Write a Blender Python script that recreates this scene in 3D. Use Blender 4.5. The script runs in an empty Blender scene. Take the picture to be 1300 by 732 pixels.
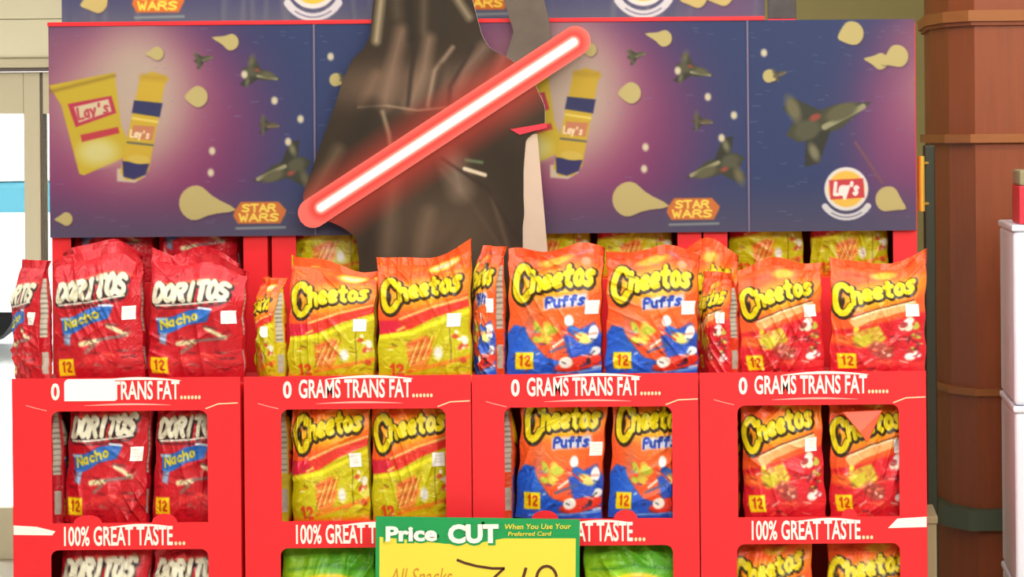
import bpy, bmesh, math, random
import numpy as np
from mathutils import Vector, Matrix

# ------------------------------------------------------------------ camera, world, lights
sc = bpy.context.scene
col = sc.collection
W_PX, H_PX = 1300.0, 732.0
D = 6.0                      # camera distance to the front of the boxes (Y = 0)
VX, VY = 1000.0, 170.0       # where the viewing axis meets the frame
EYE = 1.60
ROLL = 0.0087
cam_d = bpy.data.cameras.new('camera')
cam = bpy.data.objects.new('camera', cam_d); col.objects.link(cam)
cam_d.sensor_width = 36.0
cam_d.lens = 36.0 * D / 2.6
cam_d.shift_x = (650 - VX) / 1300.0
cam_d.shift_y = (VY - 366) / 1300.0
cam_d.clip_start = 0.05; cam_d.clip_end = 200
cam.matrix_world = Matrix.Translation((0, -D, EYE)) @ Matrix.Rotation(math.pi/2, 4, 'X') @ Matrix.Rotation(-ROLL, 4, 'Z')
sc.camera = cam
sc.view_settings.view_transform = 'Standard'
sc.view_settings.look = 'None'
sc.view_settings.gamma = 1.0
sc.view_settings.use_curve_mapping = False
sc.view_settings.exposure = -0.32

world = bpy.data.worlds.new('daylight'); sc.world = world
world.use_nodes = True
wn = world.node_tree.nodes; bg = wn['Background']
bg.inputs['Color'].default_value = (1.0, 0.985, 0.95, 1)
bg.inputs['Strength'].default_value = 3.0

def area(name, loc, rot, sx, sy, power, colr=(1, 0.97, 0.9)):
    l = bpy.data.lights.new(name, 'AREA'); l.shape = 'RECTANGLE'; l.size = sx; l.size_y = sy
    l.energy = power; l.color = colr
    o = bpy.data.objects.new(name, l); col.objects.link(o); o.location = loc; o.rotation_euler = rot
    return o
# rows of shop ceiling tubes over the aisle in front, and added fill lamps for daylight on the left
for yy_ in (-6.0, -4.0, -2.2, -0.6):
    area('ceiling_tubes', (-0.8, yy_, 3.5), (0, 0, 0), 9.0, 0.5, 118, (1, 0.985, 0.95))
area('ceiling_tubes', (1.4, -4.6, 3.3), (math.radians(52), 0, math.radians(24)), 5.0, 0.8, 175, (1, 0.97, 0.9))

# added lamp brightening the forecourt beyond the glass (light falls outward, away from the shop)
area('forecourt_fill', (-4.5, 3.6, 5.0), (math.radians(-38), 0, 0), 9.0, 3.0, 5000, (0.93, 0.97, 1.0))
# added indoor lamp in place of daylight through the glass, onto the display's left end
area('entrance_fill', (-3.9, 1.2, 1.7), (math.radians(90), 0, math.radians(-125)), 1.2, 1.8, 16, (0.93, 0.97, 1.0))
area('back_wall_fill', (-3.3, 1.6, 1.0), (math.radians(120), 0, math.radians(10)), 1.6, 0.8, 22, (1, 0.98, 0.93))  # added lamp that brightens the left part of the back wall

# ------------------------------------------------------------------ helpers
def lin(c):
    c = np.asarray(c, dtype=float) / 255.0
    return np.where(c <= 0.04045, c/12.92, ((c+0.055)/1.055)**2.4)

def P(px, py, Y=0.0):
    """world point on the plane at depth Y seen at photo pixel (px, py)"""
    dx, dy = px - VX, py - VY
    x0 = dx - ROLL*dy; y0 = dy + ROLL*dx
    s = (D + Y) * 2.6 / (1300.0 * D)
    return Vector((x0*s, Y, EYE - y0*s))

def scl(Y): return (D + Y) * 2.6 / (1300.0 * D)

def mat(name, c, rough=0.6, metal=0.0, coat=0.0, noise=0.0, nscale=20, bump=0.0, spec=0.5, stretch=(1, 1, 1)):
    m = bpy.data.materials.new(name); m.use_nodes = True
    nt = m.node_tree; b = nt.nodes['Principled BSDF']
    rgb = list(lin(c)) + [1]
    b.inputs['Base Color'].default_value = rgb
    b.inputs['Roughness'].default_value = rough
    b.inputs['Metallic'].default_value = metal
    b.inputs['Coat Weight'].default_value = coat
    b.inputs['Specular IOR Level'].default_value = spec
    if noise or bump:
        tc = nt.nodes.new('ShaderNodeTexCoord'); mp = nt.nodes.new('ShaderNodeMapping')
        mp.inputs['Scale'].default_value = stretch
        nz = nt.nodes.new('ShaderNodeTexNoise'); nz.inputs['Scale'].default_value = nscale
        nz.inputs['Detail'].default_value = 4
        nt.links.new(tc.outputs['Object'], mp.inputs['Vector']); nt.links.new(mp.outputs['Vector'], nz.inputs['Vector'])
        if noise:
            mx = nt.nodes.new('ShaderNodeMix'); mx.data_type = 'RGBA'
            mx.inputs['A'].default_value = [v*(1-noise) for v in rgb[:3]] + [1]
            mx.inputs['B'].default_value = [min(1, v*(1+noise)) for v in rgb[:3]] + [1]
            nt.links.new(nz.outputs['Fac'], mx.inputs['Factor']); nt.links.new(mx.outputs['Result'], b.inputs['Base Color'])
        if bump:
            bp = nt.nodes.new('ShaderNodeBump'); bp.inputs['Strength'].default_value = bump
            bp.inputs['Distance'].default_value = 0.01
            nt.links.new(nz.outputs['Fac'], bp.inputs['Height']); nt.links.new(bp.outputs['Normal'], b.inputs['Normal'])
    return m

def print_mat(name, rough, spec=0.5, coat=0.0, bump=0.0, bscale=40):
    m = bpy.data.materials.new(name); m.use_nodes = True
    nt = m.node_tree; b = nt.nodes['Principled BSDF']
    a = nt.nodes.new('ShaderNodeAttribute'); a.attribute_name = 'ink'
    nt.links.new(a.outputs['Color'], b.inputs['Base Color'])
    b.inputs['Roughness'].default_value = rough
    b.inputs['Specular IOR Level'].default_value = spec
    b.inputs['Coat Weight'].default_value = coat
    if bump:
        tc = nt.nodes.new('ShaderNodeTexCoord'); nz = nt.nodes.new('ShaderNodeTexNoise')
        nz.inputs['Scale'].default_value = bscale; nz.inputs['Detail'].default_value = 3; nz.inputs['Distortion'].default_value = 1.2
        bp = nt.nodes.new('ShaderNodeBump'); bp.inputs['Strength'].default_value = bump; bp.inputs['Distance'].default_value = 0.01
        nt.links.new(tc.outputs['Object'], nz.inputs['Vector']); nt.links.new(nz.outputs['Fac'], bp.inputs['Height'])
        nt.links.new(bp.outputs['Normal'], b.inputs['Normal'])
    return m

M = dict(
    red=mat('red_card', (232, 38, 46), 0.42, noise=0.05, nscale=6, spec=0.4),
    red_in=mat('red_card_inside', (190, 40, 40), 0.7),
    white=mat('white_ink', (252, 246, 232), 0.4),
    cream=mat('cream_ink', (255, 214, 170), 0.45),
    pale=mat('pale_crease', (255, 170, 160), 0.35),
    kraft=mat('kraft_card', (178, 150, 112), 0.85, noise=0.1),
    wall=mat('wall_paint', (172, 164, 108), 0.8, noise=0.04, nscale=3, bump=0.1, stretch=(0.3, 1, 12)),
    trim=mat('door_trim', (188, 178, 148), 0.55),
    seam=mat('door_seal', (96, 84, 78), 0.7),
    floor=mat('floor_tiles', (170, 160, 145), 0.35, noise=0.08, nscale=8),
    ceil=mat('ceiling_paint', (225, 222, 210), 0.9),
    asphalt=mat('asphalt', (215, 215, 216), 0.9, noise=0.15, nscale=30),
    wood=mat('cherry_wood', (142, 66, 20), 0.5, noise=0.22, nscale=9, bump=0.08, stretch=(6, 6, 0.5)),
    wood_lt=mat('cherry_moulding', (158, 92, 34), 0.5, noise=0.12, nscale=9, stretch=(1, 1, 6)),
    green_band=mat('grey_green_bumper', (78, 92, 72), 0.5),
    dgreen=mat('dark_green_steel', (38, 46, 30), 0.4),
    brass=mat('brass', (250, 206, 84), 0.3, metal=0.55),
    plastic=mat('white_plastic', (228, 234, 246), 0.35, noise=0.02),
    beige=mat('beige_card', (150, 142, 108), 0.8),
    redbox=mat('red_carton', (205, 40, 60), 0.5),
    green=mat('sign_green', (14, 150, 78), 0.45),
    yellow=mat('sign_yellow', (233, 214, 66), 0.45),
    brown=mat('marker_brown', (78, 36, 8), 0.6),
    orange=mat('marker_orange', (200, 140, 36), 0.6),
    steel=mat('steel', (150, 152, 155), 0.3, metal=1.0),
    black=mat('black_rubber', (25, 25, 26), 0.6),
    car=mat('white_car_paint', (240, 242, 244), 0.2, coat=0.6),
    tint=mat('tinted_glass', (70, 140, 165), 0.1),
    card_print=print_mat('printed_card', 0.55, 0.2),
    bag_print=print_mat('printed_film', 0.36, 0.42, 0.10, bump=0.5, bscale=34),
    sticker=mat('white_glare', (250, 250, 244), 0.4),  # white of the painted glare patch
)
gl = bpy.data.materials.new('window_glass'); gl.use_nodes = True
gb = gl.node_tree.nodes['Principled BSDF']
gb.inputs['Transmission Weight'].default_value = 1.0; gb.inputs['Roughness'].default_value = 0.02
gb.inputs['IOR'].default_value = 1.02; gb.inputs['Base Color'].default_value = (0.92, 0.97, 0.98, 1)
M['glass'] = gl

def link(o, parent=None):
    col.objects.link(o)
    if parent is not None: o.parent = parent
    return o

def thing(name, label, cat, loc=(0, 0, 0), group=None, rot=0.0):
    o = bpy.data.objects.new(name, None); link(o)
    o.empty_display_size = 0.05
    o.location = loc; o.rotation_euler = (0, 0, rot)
    o['label'] = label; o['category'] = cat
    if group: o['group'] = group
    return o

def tag(o, label, cat, group=None):
    o['label'] = label; o['category'] = cat
    if group: o['group'] = group
    return o

class MB:
    def __init__(s): s.bm = bmesh.new()
    def box(s, a, b, bev=0.0, seg=2):
        r = bmesh.ops.create_cube(s.bm, size=1.0)
        a = Vector(a); b = Vector(b)
        vs = r['verts']
        for v in vs:
            v.co = Vector(((a.x+b.x)/2 + v.co.x*(b.x-a.x), (a.y+b.y)/2 + v.co.y*(b.y-a.y), (a.z+b.z)/2 + v.co.z*(b.z-a.z)))
        if bev:
            es = {e for v in vs for e in v.link_edges}
            bmesh.ops.bevel(s.bm, geom=list(es), offset=bev, segments=seg, profile=0.5, affect='EDGES')
        return s
    def prism(s, pts, z0, z1):
        lo = [s.bm.verts.new((x, y, z0)) for x, y in pts]; hi = [s.bm.verts.new((x, y, z1)) for x, y in pts]
        n = len(pts)
        for i in range(n): s.bm.faces.new((lo[i], lo[(i+1) % n], hi[(i+1) % n], hi[i]))
        s.bm.faces.new(lo[::-1]); s.bm.faces.new(hi)
        return s
    def cyl(s, p, q, r, n=16, r2=None):
        p = Vector(p); q = Vector(q); d = q-p
        m = Matrix.Translation((p+q)/2) @ d.to_track_quat('Z', 'Y').to_matrix().to_4x4()
        bmesh.ops.create_cone(s.bm, cap_ends=True, segments=n, radius1=r, radius2=r if r2 is None else r2, depth=d.length, matrix=m)
        return s
    def build(s, name, m, parent=None, origin=None, smooth=False):
        me = bpy.data.meshes.new(name)
        bmesh.ops.recalc_face_normals(s.bm, faces=s.bm.faces[:])
        if origin is not None:
            bmesh.ops.translate(s.bm, verts=s.bm.verts[:], vec=-Vector(origin))
        s.bm.to_mesh(me); s.bm.free()
        me.materials.append(m)
        if smooth:
            me.polygons.foreach_set('use_smooth', [True]*len(me.polygons))
        o = bpy.data.objects.new(name, me); link(o, parent)
        if origin is not None: o.location = origin
        return o

def struct(o):
    o['kind'] = 'structure'; return o

def curve_mesh(name, loops, depth):
    """solid plate in the XZ plane (facing -Y) from 2D loops; inner loops are holes. Front face at y=0."""
    cu = bpy.data.curves.new(name, 'CURVE'); cu.dimensions = '2D'; cu.fill_mode = 'BOTH'; cu.extrude = depth/2
    for lp in loops:
        sp = cu.splines.new('POLY'); sp.points.add(len(lp)-1)
        for p, (x, z) in zip(sp.points, lp): p.co = (x, z, 0, 1)
        sp.use_cyclic_u = True
    o = bpy.data.objects.new(name, cu)
    me = bpy.data.meshes.new_from_object(o)
    bpy.data.objects.remove(o); bpy.data.curves.remove(cu)
    n = len(me.vertices); co = np.empty(n*3); me.vertices.foreach_get('co', co); co = co.reshape(-1, 3)
    out = np.stack([co[:, 0], depth/2 - co[:, 2], co[:, 1]], 1)
    me.vertices.foreach_set('co', out.ravel()); me.update()
    return me

def text_mesh(body, x0, z0, x1, z1, depth=0.0006, bold=0.02, shear=0.0):
    cu = bpy.data.curves.new('txt', 'FONT'); cu.body = body; cu.size = 1; cu.extrude = 0.01; cu.offset = bold; cu.shear = shear
    cu.resolution_u = 3
    o = bpy.data.objects.new('txt', cu)
    me = bpy.data.meshes.new_from_object(o)
    bpy.data.objects.remove(o); bpy.data.curves.remove(cu)
    n = len(me.vertices); co = np.empty(n*3); me.vertices.foreach_get('co', co); co = co.reshape(-1, 3)
    mn = co.min(0); mx = co.max(0)
    X = x0 + (co[:, 0]-mn[0])/(mx[0]-mn[0])*(x1-x0)
    Z = z0 + (co[:, 1]-mn[1])/(mx[1]-mn[1])*(z1-z0)
    Yv = -(co[:, 2]-mn[2])/(mx[2]-mn[2])*depth
    me.vertices.foreach_set('co', np.stack([X, Yv, Z], 1).ravel()); me.update()
    return me

def put(name, me, m, parent=None, loc=(0, 0, 0)):
    me.materials.clear(); me.materials.append(m)
    o = bpy.data.objects.new(name, me); link(o, parent); o.location = loc
    return o

def join_meshes(meshes, mats):
    """several meshes -> one mesh with one material slot per source"""
    bm = bmesh.new(); idx = 0; out = bpy.data.meshes.new('joined')
    for me, m in zip(meshes, mats):
        n0 = len(bm.faces)
        bm.from_mesh(me); bm.faces.ensure_lookup_table()
        for f in bm.faces[n0:]: f.material_index = idx
        idx += 1
    bm.to_mesh(out); bm.free()
    for m in mats: out.materials.append(m)
    return out

def ribbon(pts, w, depth=0.0008):
    """flat ribbon stroke in the XZ plane"""
    L = []; R = []
    n = len(pts)
    for i, (x, z) in enumerate(pts):
        a = pts[max(0, i-1)]; b = pts[min(n-1, i+1)]
        dx, dz = b[0]-a[0], b[1]-a[1]; l = math.hypot(dx, dz) or 1
        ww = w if not callable(w) else w(i/(n-1))
        L.append((x - dz/l*ww/2, z + dx/l*ww/2)); R.append((x + dz/l*ww/2, z - dx/l*ww/2))
    return curve_mesh('stroke', [L + R[::-1]], depth)

# ------------------------------------------------------------------ tiny painter for printed artwork
GL = {
 'A': [[(0, 0), (2, 6), (4, 0)], [(.8, 2.2), (3.2, 2.2)]], 'C': [[(3.9, 4.8), (3.2, 5.8), (2, 6), (.8, 5.3), (.1, 4), (0, 2.6), (.5, 1), (1.7, 0), (3, .2), (4, 1.3)]],
 'D': [[(0, 0), (0, 6), (2.2, 6), (4, 4.2), (4, 1.8), (2.2, 0), (0, 0)]], 'O': [[(2, 6), (.4, 4.8), (0, 3), (.4, 1.2), (2, 0), (3.6, 1.2), (4, 3), (3.6, 4.8), (2, 6)]],
 'R': [[(0, 0), (0, 6), (3, 6), (4, 4.7), (3, 3.2), (0, 3.2)], [(2, 3.2), (4, 0)]], 'I': [[(2, 0), (2, 6)]], 'T': [[(0, 6), (4, 6)], [(2, 6), (2, 0)]],
 'S': [[(4, 5.2), (2.4, 6), (.4, 5.2), (.4, 3.8), (3.6, 2.4), (3.6, .8), (1.8, 0), (0, .8)]], 'P': [[(0, 0), (0, 6), (3, 6), (4, 4.6), (3, 3.1), (0, 3.1)]],
 'L': [[(0, 6), (0, 0), (4, 0)]], 'W': [[(0, 6), (1, 0), (2, 4), (3, 0), (4, 6)]], 'N': [[(0, 0), (0, 6), (4, 0), (4, 6)]],
 'h': [[(0, 0), (0, 6)], [(0, 2.6), (1.6, 3.9), (3.2, 3.4), (3.4, 0)]], 'e': [[(.2, 2), (3.4, 2.2), (2.8, 3.8), (1.2, 3.9), (0, 2), (1, .2), (3.2, .5)]],
 't': [[(1.6, 5.6), (1.6, .8), (3, 0)], [(.2, 3.9), (3.2, 3.9)]], 'o': [[(1.8, 4), (.2, 3), (.2, 1), (1.8, 0), (3.4, 1), (3.4, 3), (1.8, 4)]],
 's': [[(3.2, 3.5), (1.6, 4), (.4, 3.2), (3, 1.2), (1.6, 0), (0, .5)]], 'u': [[(0, 4), (.2, 1), (1.6, 0), (3, .8), (3.2, 4)], [(3.2, 1), (3.4, 0)]],
 'f': [[(3.2, 5.6), (2, 6), (1.3, 5), (1.3, 0)], [(0, 3.8), (3, 3.8)]], 'a': [[(3, 4), (1, 3.8), (0, 2), (1, .1), (3, 1)], [(3, 4), (3.2, 0)]],
 'y': [[(0, 4), (1.6, .8)], [(3.4, 4), (.6, -1.8)]], "'": [[(1.8, 6), (1.5, 4.6)]], 'c': [[(3.2, 3.4), (1.6, 4), (0, 2), (1.4, 0), (3.2, .6)]],
 '1': [[(1, 4.8), (2.4, 6), (2.4, 0)]], '2': [[(.2, 4.8), (1.6, 6), (3.6, 5.2), (3.4, 3.4), (.2, 0), (4, 0)]], ' ': [],
}
class Canvas:
    def __init__(s, w, h, c, S=1):
        s.w, s.h, s.S = w, h, S
        s.a = np.zeros((int(h*S), int(w*S), 3)) + np.array(c, float)
        s.X, s.Y = np.meshgrid((np.arange(int(w*S))+.5)/S, (np.arange(int(h*S))+.5)/S)
    def _win(s, x0, y0, x1, y1):
        S = s.S; i0 = max(0, int(y0*S)); i1 = min(s.a.shape[0], int(y1*S)+2); j0 = max(0, int(x0*S)); j1 = min(s.a.shape[1], int(x1*S)+2)
        return (slice(i0, max(i0, i1)), slice(j0, max(j0, j1)))
    def blend(s, sl, al, c):
        al = np.clip(al, 0, 1)[..., None]; s.a[sl] = s.a[sl]*(1-al) + np.array(c, float)*al
    def glow(s, cx, cy, rx, ry, c, k=1.0, p=1.0):
        d = ((s.X-cx)/rx)**2 + ((s.Y-cy)/ry)**2
        s.blend((slice(None), slice(None)), k*np.exp(-d**p), c)
    def ell(s, cx, cy, rx, ry, c, rot=0, soft=1.2, k=1.0):
        R = max(rx, ry)+4; sl = s._win(cx-R, cy-R, cx+R, cy+R); X = s.X[sl]-cx; Y = s.Y[sl]-cy
        ca, sa = math.cos(rot), math.sin(rot)
        u = (X*ca+Y*sa)/rx; v = (-X*sa+Y*ca)/ry
        d = (np.sqrt(u*u+v*v)-1)*min(rx, ry)
        s.blend(sl, k*(0.5-d/soft), c)
    def poly(s, pts, c, soft=1.2, k=1.0):
        xs = [p[0] for p in pts]; ys = [p[1] for p in pts]
        sl = s._win(min(xs)-3, min(ys)-3, max(xs)+3, max(ys)+3); X = s.X[sl]; Y = s.Y[sl]
        if X.size == 0: return
        d = np.full(X.shape, 1e9); ins = np.zeros(X.shape, bool); n = len(pts)
        for i in range(n):
            (x0, y0), (x1, y1) = pts[i], pts[(i+1) % n]
            ex, ey = x1-x0, y1-y0; L = ex*ex+ey*ey+1e-9
            t = np.clip(((X-x0)*ex+(Y-y0)*ey)/L, 0, 1)
            d = np.minimum(d, np.hypot(X-x0-t*ex, Y-y0-t*ey))
            if y0 != y1:
                cnd = ((Y < y0) != (Y < y1)) & (X < (Y-y0)*ex/ey + x0); ins ^= cnd
        s.blend(sl, k*(0.5+np.where(ins, d, -d)/soft), c)
    def line(s, pts, w, c, soft=1.0, k=1.0):
        xs = [p[0] for p in pts]; ys = [p[1] for p in pts]
        sl = s._win(min(xs)-w-3, min(ys)-w-3, max(xs)+w+3, max(ys)+w+3); X = s.X[sl]; Y = s.Y[sl]
        if X.size == 0: return
        d = np.full(X.shape, 1e9)
        for (x0, y0), (x1, y1) in zip(pts[:-1], pts[1:]):
            ex, ey = x1-x0, y1-y0; L = ex*ex+ey*ey+1e-9
            t = np.clip(((X-x0)*ex+(Y-y0)*ey)/L, 0, 1)
            d = np.minimum(d, np.hypot(X-x0-t*ex, Y-y0-t*ey))
        s.blend(sl, k*(0.5-(d-w/2)/soft), c)
    def text(s, t, x, y, w, h, c, th, rot=0.0, slant=0.0, arch=0.0, first=1.0):
        """x,y: lower-left of text; w total width; h cap height"""
        n = len(t); adv = w/(n-1+first+.001) if n > 1 else w
        ca, sa = math.cos(rot), math.sin(rot); cx = 0
        for i, ch in enumerate(t):
            k = first if i == 0 else 1.0
            gw = adv*0.78*k; gh = h*(first if i == 0 else 1.0)
            base = arch*math.sin(math.pi*(cx+gw/2)/w) - (gh-h)*0.55
            for st in GL[ch]:
                if len(st) > 3 and ch in 'COSDesoauchft2RPy':
                    q = [st[0]]
                    for (ax_, ay_), (bx_, by_) in zip(st[:-1], st[1:]): q += [(ax_*.75+bx_*.25, ay_*.75+by_*.25), (ax_*.25+bx_*.75, ay_*.25+by_*.75)]
                    st = q + [st[-1]]
                pts = []
                for gx, gy in st:
                    lx = cx + gx/4*gw + slant*gy/6*gh; ly = base + gy/6*gh
                    pts.append((x + lx*ca + ly*sa, y + lx*sa - ly*ca))
                s.line(pts, th*(1.25 if k > 1 else 1), c)
            cx += adv*k
    def sample(s, u, v):
        """u,v in 0..1 arrays -> linear rgb"""
        h, w = s.a.shape[:2]
        x = np.clip(u*w-.5, 0, w-1.001); y = np.clip(v*h-.5, 0, h-1.001)
        i = y.astype(int); j = x.astype(int); fx = (x-j)[..., None]; fy = (y-i)[..., None]
        a = s.a
        c = (a[i, j]*(1-fx)+a[i, j+1]*fx)*(1-fy) + (a[i+1, j]*(1-fx)+a[i+1, j+1]*fx)*fy
        return lin(np.clip(c, 0, 255))

def grid_mesh(name, PX, PY, PZ, C, wrap=False):
    """grid of points (rows, cols) with colours -> quads"""
    nr, nc = PX.shape
    v = np.stack([PX, PY, PZ], -1).reshape(-1, 3)
    i = np.arange(nr-1)[:, None]; j = np.arange(nc if wrap else nc-1)[None, :]
    a = i*nc+j; b = i*nc+(j+1) % nc; c = (i+1)*nc+(j+1) % nc; d = (i+1)*nc+j
    f = np.stack([a, b, c, d], -1).reshape(-1, 4)
    me = bpy.data.meshes.new(name)
    me.vertices.add(len(v)); me.vertices.foreach_set('co', v.ravel().astype(np.float32))
    me.loops.add(f.size); me.loops.foreach_set('vertex_index', f.ravel().astype(np.int32))
    me.polygons.add(len(f)); me.polygons.foreach_set('loop_start', np.arange(0, f.size, 4, dtype=np.int32))
    me.update(calc_edges=True)
    at = me.color_attributes.new('ink', 'FLOAT_COLOR', 'POINT')
    cc = np.concatenate([C.reshape(-1, 3), np.ones((len(v), 1))], 1)
    at.data.foreach_set('color', cc.ravel().astype(np.float32))
    me.polygons.foreach_set('use_smooth', np.ones(len(f), bool))
    me.validate()
    return me

# ------------------------------------------------------------------ the room
WY = 3.0
def wpt(px, py): return P(px, py, WY)
xl = -9.0; xr = 6.0; ztop = 3.6
g = {k: wpt(*v) for k, v in dict(lintel=(30, 86), post0=(27, 200), post1=(48, 200), jamb=(66, 200)).items()}
zl = g['lintel'].z                       # underside of the wall above the glazed door
xj = g['jamb'].x + 0.02
m = MB(); m.box((xj, WY, 0), (xr, WY+0.18, ztop)); m.box((xl, WY, zl), (xj, WY+0.18, ztop))
struct(m.build('wall_back', M['wall']))
struct(MB().box((xl, -7.5, -0.1), (xr, WY+0.18, 0)).build('floor', M['floor']))
struct(MB().box((xl, -7.5, ztop), (xr, WY+0.18, ztop+.1)).build('ceiling', M['ceil']))
struct(MB().box((xl-.1, -7.5, 0), (xl, WY+0.18, ztop)).build('wall_left', M['ceil']))
struct(MB().box((xr, -7.5, 0), (xr+.1, WY+0.18, ztop)).build('wall_right', M['ceil']))
struct(MB().box((xl, -7.6, 0), (xr, -7.5, ztop)).build('wall_front', M['ceil']))
struct(MB().box((xl, WY-0.03, zl+0.0), (xj+0.02, WY, zl+0.035), 0.006).build('trim_1', M['trim']))
struct(MB().box((xl, WY-0.012, zl-0.014), (xj+0.0, WY+0.02, zl), 0.002).build('trim_2', M['seam']))
m = MB()
for k in range(9):
    z_ = zl+.036+k*.15; m.box((xl, WY-.012, z_), (wpt(84, 40).x, WY-.0005, z_+.148), .004)
struct(m.build('trim_3', mat('window_lit_boards', (212, 206, 176), .7, noise=.04, nscale=3)))  # boards of the same wall in paler cream, window light put into the colour
# glazed entrance: a fixed pane and a door leaf, framed in pale metal
x0 = wpt(48, 200).x; x1 = wpt(27, 200).x
dr = bpy.data.objects.new('door_1', None); link(dr); struct(dr); dr.location = (x0, WY+0.06, 0)
def dbox(a, b, name, mt, bev=0.004):
    o = MB().box(a, b, bev).build(name, mt, dr); o.location = -Vector(dr.location); return o
zb = 0.0; zt = zl-0.015
dbox((x1, WY+0.03, zb), (x0, WY+0.09, zt), 'door_frame', M['trim'])
dbox((x0, WY+0.035, zb), (x0+0.012, WY+0.085, zt), 'door_seal', M['seam'])
dbox((x1-1.0, WY+0.03, zt-0.16), (x1, WY+0.09, zt), 'door_frame', M['trim'])
dbox((x1-1.0, WY+0.03, zb), (x1, WY+0.09, 0.2), 'door_frame', M['trim'])
dbox((x1-1.06, WY+0.03, zb), (x1-1.0, WY+0.09, zt), 'door_frame', M['trim'])
dbox((x1-1.0, WY+0.055, 0.2), (x1, WY+0.062, zt-0.16), 'pane', M['glass'], 0)
wd = bpy.data.objects.new('window_1', None); link(wd); struct(wd); wd.location = (xj, WY+0.06, 0)
o = MB().box((x0+0.012, WY+0.055, 0.2), (xj, WY+0.062, zt-0.16)).build('pane', M['glass'], wd); o.location = -Vector(wd.location)
m = MB(); m.box((x0+0.012, WY+0.03, zt-0.16), (xj, WY+0.09, zt)); m.box((x0+0.012, WY+0.03, 0), (xj, WY+0.09, 0.2))
o = m.build('window_frame', M['trim'], wd); o.location = -Vector(wd.location)
struct(MB().box((-40, WY+0.18, -0.12), (12, 40, -0.02)).build('ground', M['asphalt']))

struct(MB().box((xl, WY, 0), (x1-1.06, WY+0.18, zl)).build('wall_left', M['wall']))
# parked car outside the glass
def car(cx, cy):
    t = thing('parked_car', 'white parked car with bluish windows outside the glass door', 'car', (cx, cy, -0.02))
    prof = [(-2.1, .35), (-2.15, .75), (-1.9, .92), (-1.2, .98), (1.2, .98), (2.0, .85), (2.15, .6), (2.1, .3)]
    def loft(pr, hw, hw2, name, mt, z1):
        bm = bmesh.new(); L = [bm.verts.new((x, -hw if z < z1 else -hw2, z)) for x, z in pr]; R = [bm.verts.new((x, hw if z < z1 else hw2, z)) for x, z in pr]
        n = len(pr)
        for i in range(n): bm.faces.new((L[i], L[(i+1) % n], R[(i+1) % n], R[i]))
        bm.faces.new(L[::-1]); bm.faces.new(R)
        bmesh.ops.recalc_face_normals(bm, faces=bm.faces[:])
        bmesh.ops.bevel(bm, geom=bm.edges[:], offset=0.05, segments=3, affect='EDGES', profile=.5)
        me = bpy.data.meshes.new(name); bm.to_mesh(me); bm.free(); me.materials.append(mt)
        ob = bpy.data.objects.new(name, me); link(ob, t); return ob
    prof = [(x, z*1.12) for x, z in prof]
    loft(prof, .86, .82, 'body', M['car'], 1.0)
    loft([(-1.85, 1.06), (-1.5, 1.31), (.55, 1.33), (1.15, 1.06)], .78, .68, 'window_band', M['tint'], 1.2)
    loft([(-1.5, 1.32), (-1.4, 1.42), (.45, 1.42), (.6, 1.32)], .69, .62, 'roof', M['car'], 1.38)
    for sx in (-1.35, 1.35):
        for sy in (-.78, .78):
            MB().cyl((sx, sy-.1, .32), (sx, sy+.1, .32), .32, 24).build('wheel', M['black'], t)
c = P(-30, 300, 12.0); car(c.x+1.1, 12.0)

# ------------------------------------------------------------------ wooden pillar
s1 = scl(1.0)
px = lambda x, Y: P(x, 400, Y).x
pil_pts = [(px(1240, 1.0), 1.0), (px(1207, 1.10), 1.10), (px(1184, 1.30), 1.30), (px(1184, 1.30), 1.62), (px(1240, 1.0), 1.8)]
cx = px(1240, 1.0) + 0.22
pts = pil_pts + [(2*cx - x, y) for x, y in pil_pts[::-1]]
cy = 1.4
def grow(ps, d):
    out = []
    for x, y in ps:
        vx, vy = x-cx, y-cy
        out.append((x + d*(1 if vx > 0 else -1)*0.85, y + d*(1 if vy > 0 else -1)))
    return out
pil = thing('wooden_pillar', 'reddish brown panelled wooden pillar with moulded rings, right of the snack display', 'pillar', (cx, cy, 0))
def pb(ps, z0, z1, name, mt, label=None):
    o = MB().prism(ps, z0, z1).build(name, mt, pil); o.location = -Vector(pil.location)
    if label: o['label'] = label
    return o
pb(pts, 0, 3.2, 'shaft', M['wood'])
Z = lambda y, Y=1.0, x=1260: P(x, y, Y).z
pb(grow(pts, 0.022), Z(27), Z(13), 'moulding', M['wood_lt'])
pb(grow(pts, 0.012), Z(32), Z(27), 'moulding', M['wood'])
pb(grow(pts, 0.018), Z(181), Z(170), 'moulding', M['wood_lt'])
pb(grow(pts, 0.012), Z(502), Z(493), 'moulding', M['wood_lt'])
pb(grow(pts, 0.035), Z(671), Z(645), 'bumper_band', M['green_band'], 'grey green bumper band')
pb(grow(pts, 0.03), 0, 0.12, 'plinth', M['wood'])

# dark post beside the display
Yp = 0.62
a = P(1172, 184, Yp); b = P(1186, 184, Yp)
post = thing('metal_post', 'dark green upright metal post between the display and the wooden pillar', 'post', ((a.x+b.x)/2, Yp, 0))
o = MB().box((a.x-post.location.x, -.03, 0), (b.x-post.location.x, .03, a.z), 0.004).build('upright', M['dgreen'], post)
MB().box((-.04, -.06, 0), (.04, .06, .012), 0.003).build('foot_plate', M['dgreen'], post)
h0 = P(1170, 268, Yp-.06); h1 = P(1170, 198, Yp-.06)
m = MB(); m.cyl((h0.x-post.location.x, -.06, h0.z), (h0.x-post.location.x, -.06, h1.z), .0095, 16)
m.cyl((h0.x-post.location.x, -.06, h0.z+.02), (0, -.02, h0.z+.02), .004); m.cyl((h0.x-post.location.x, -.06, h1.z-.02), (0, -.02, h1.z-.02), .004)
o = m.build('handle', M['brass'], post, smooth=False); o['label'] = 'shiny brass bar handle'

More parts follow.
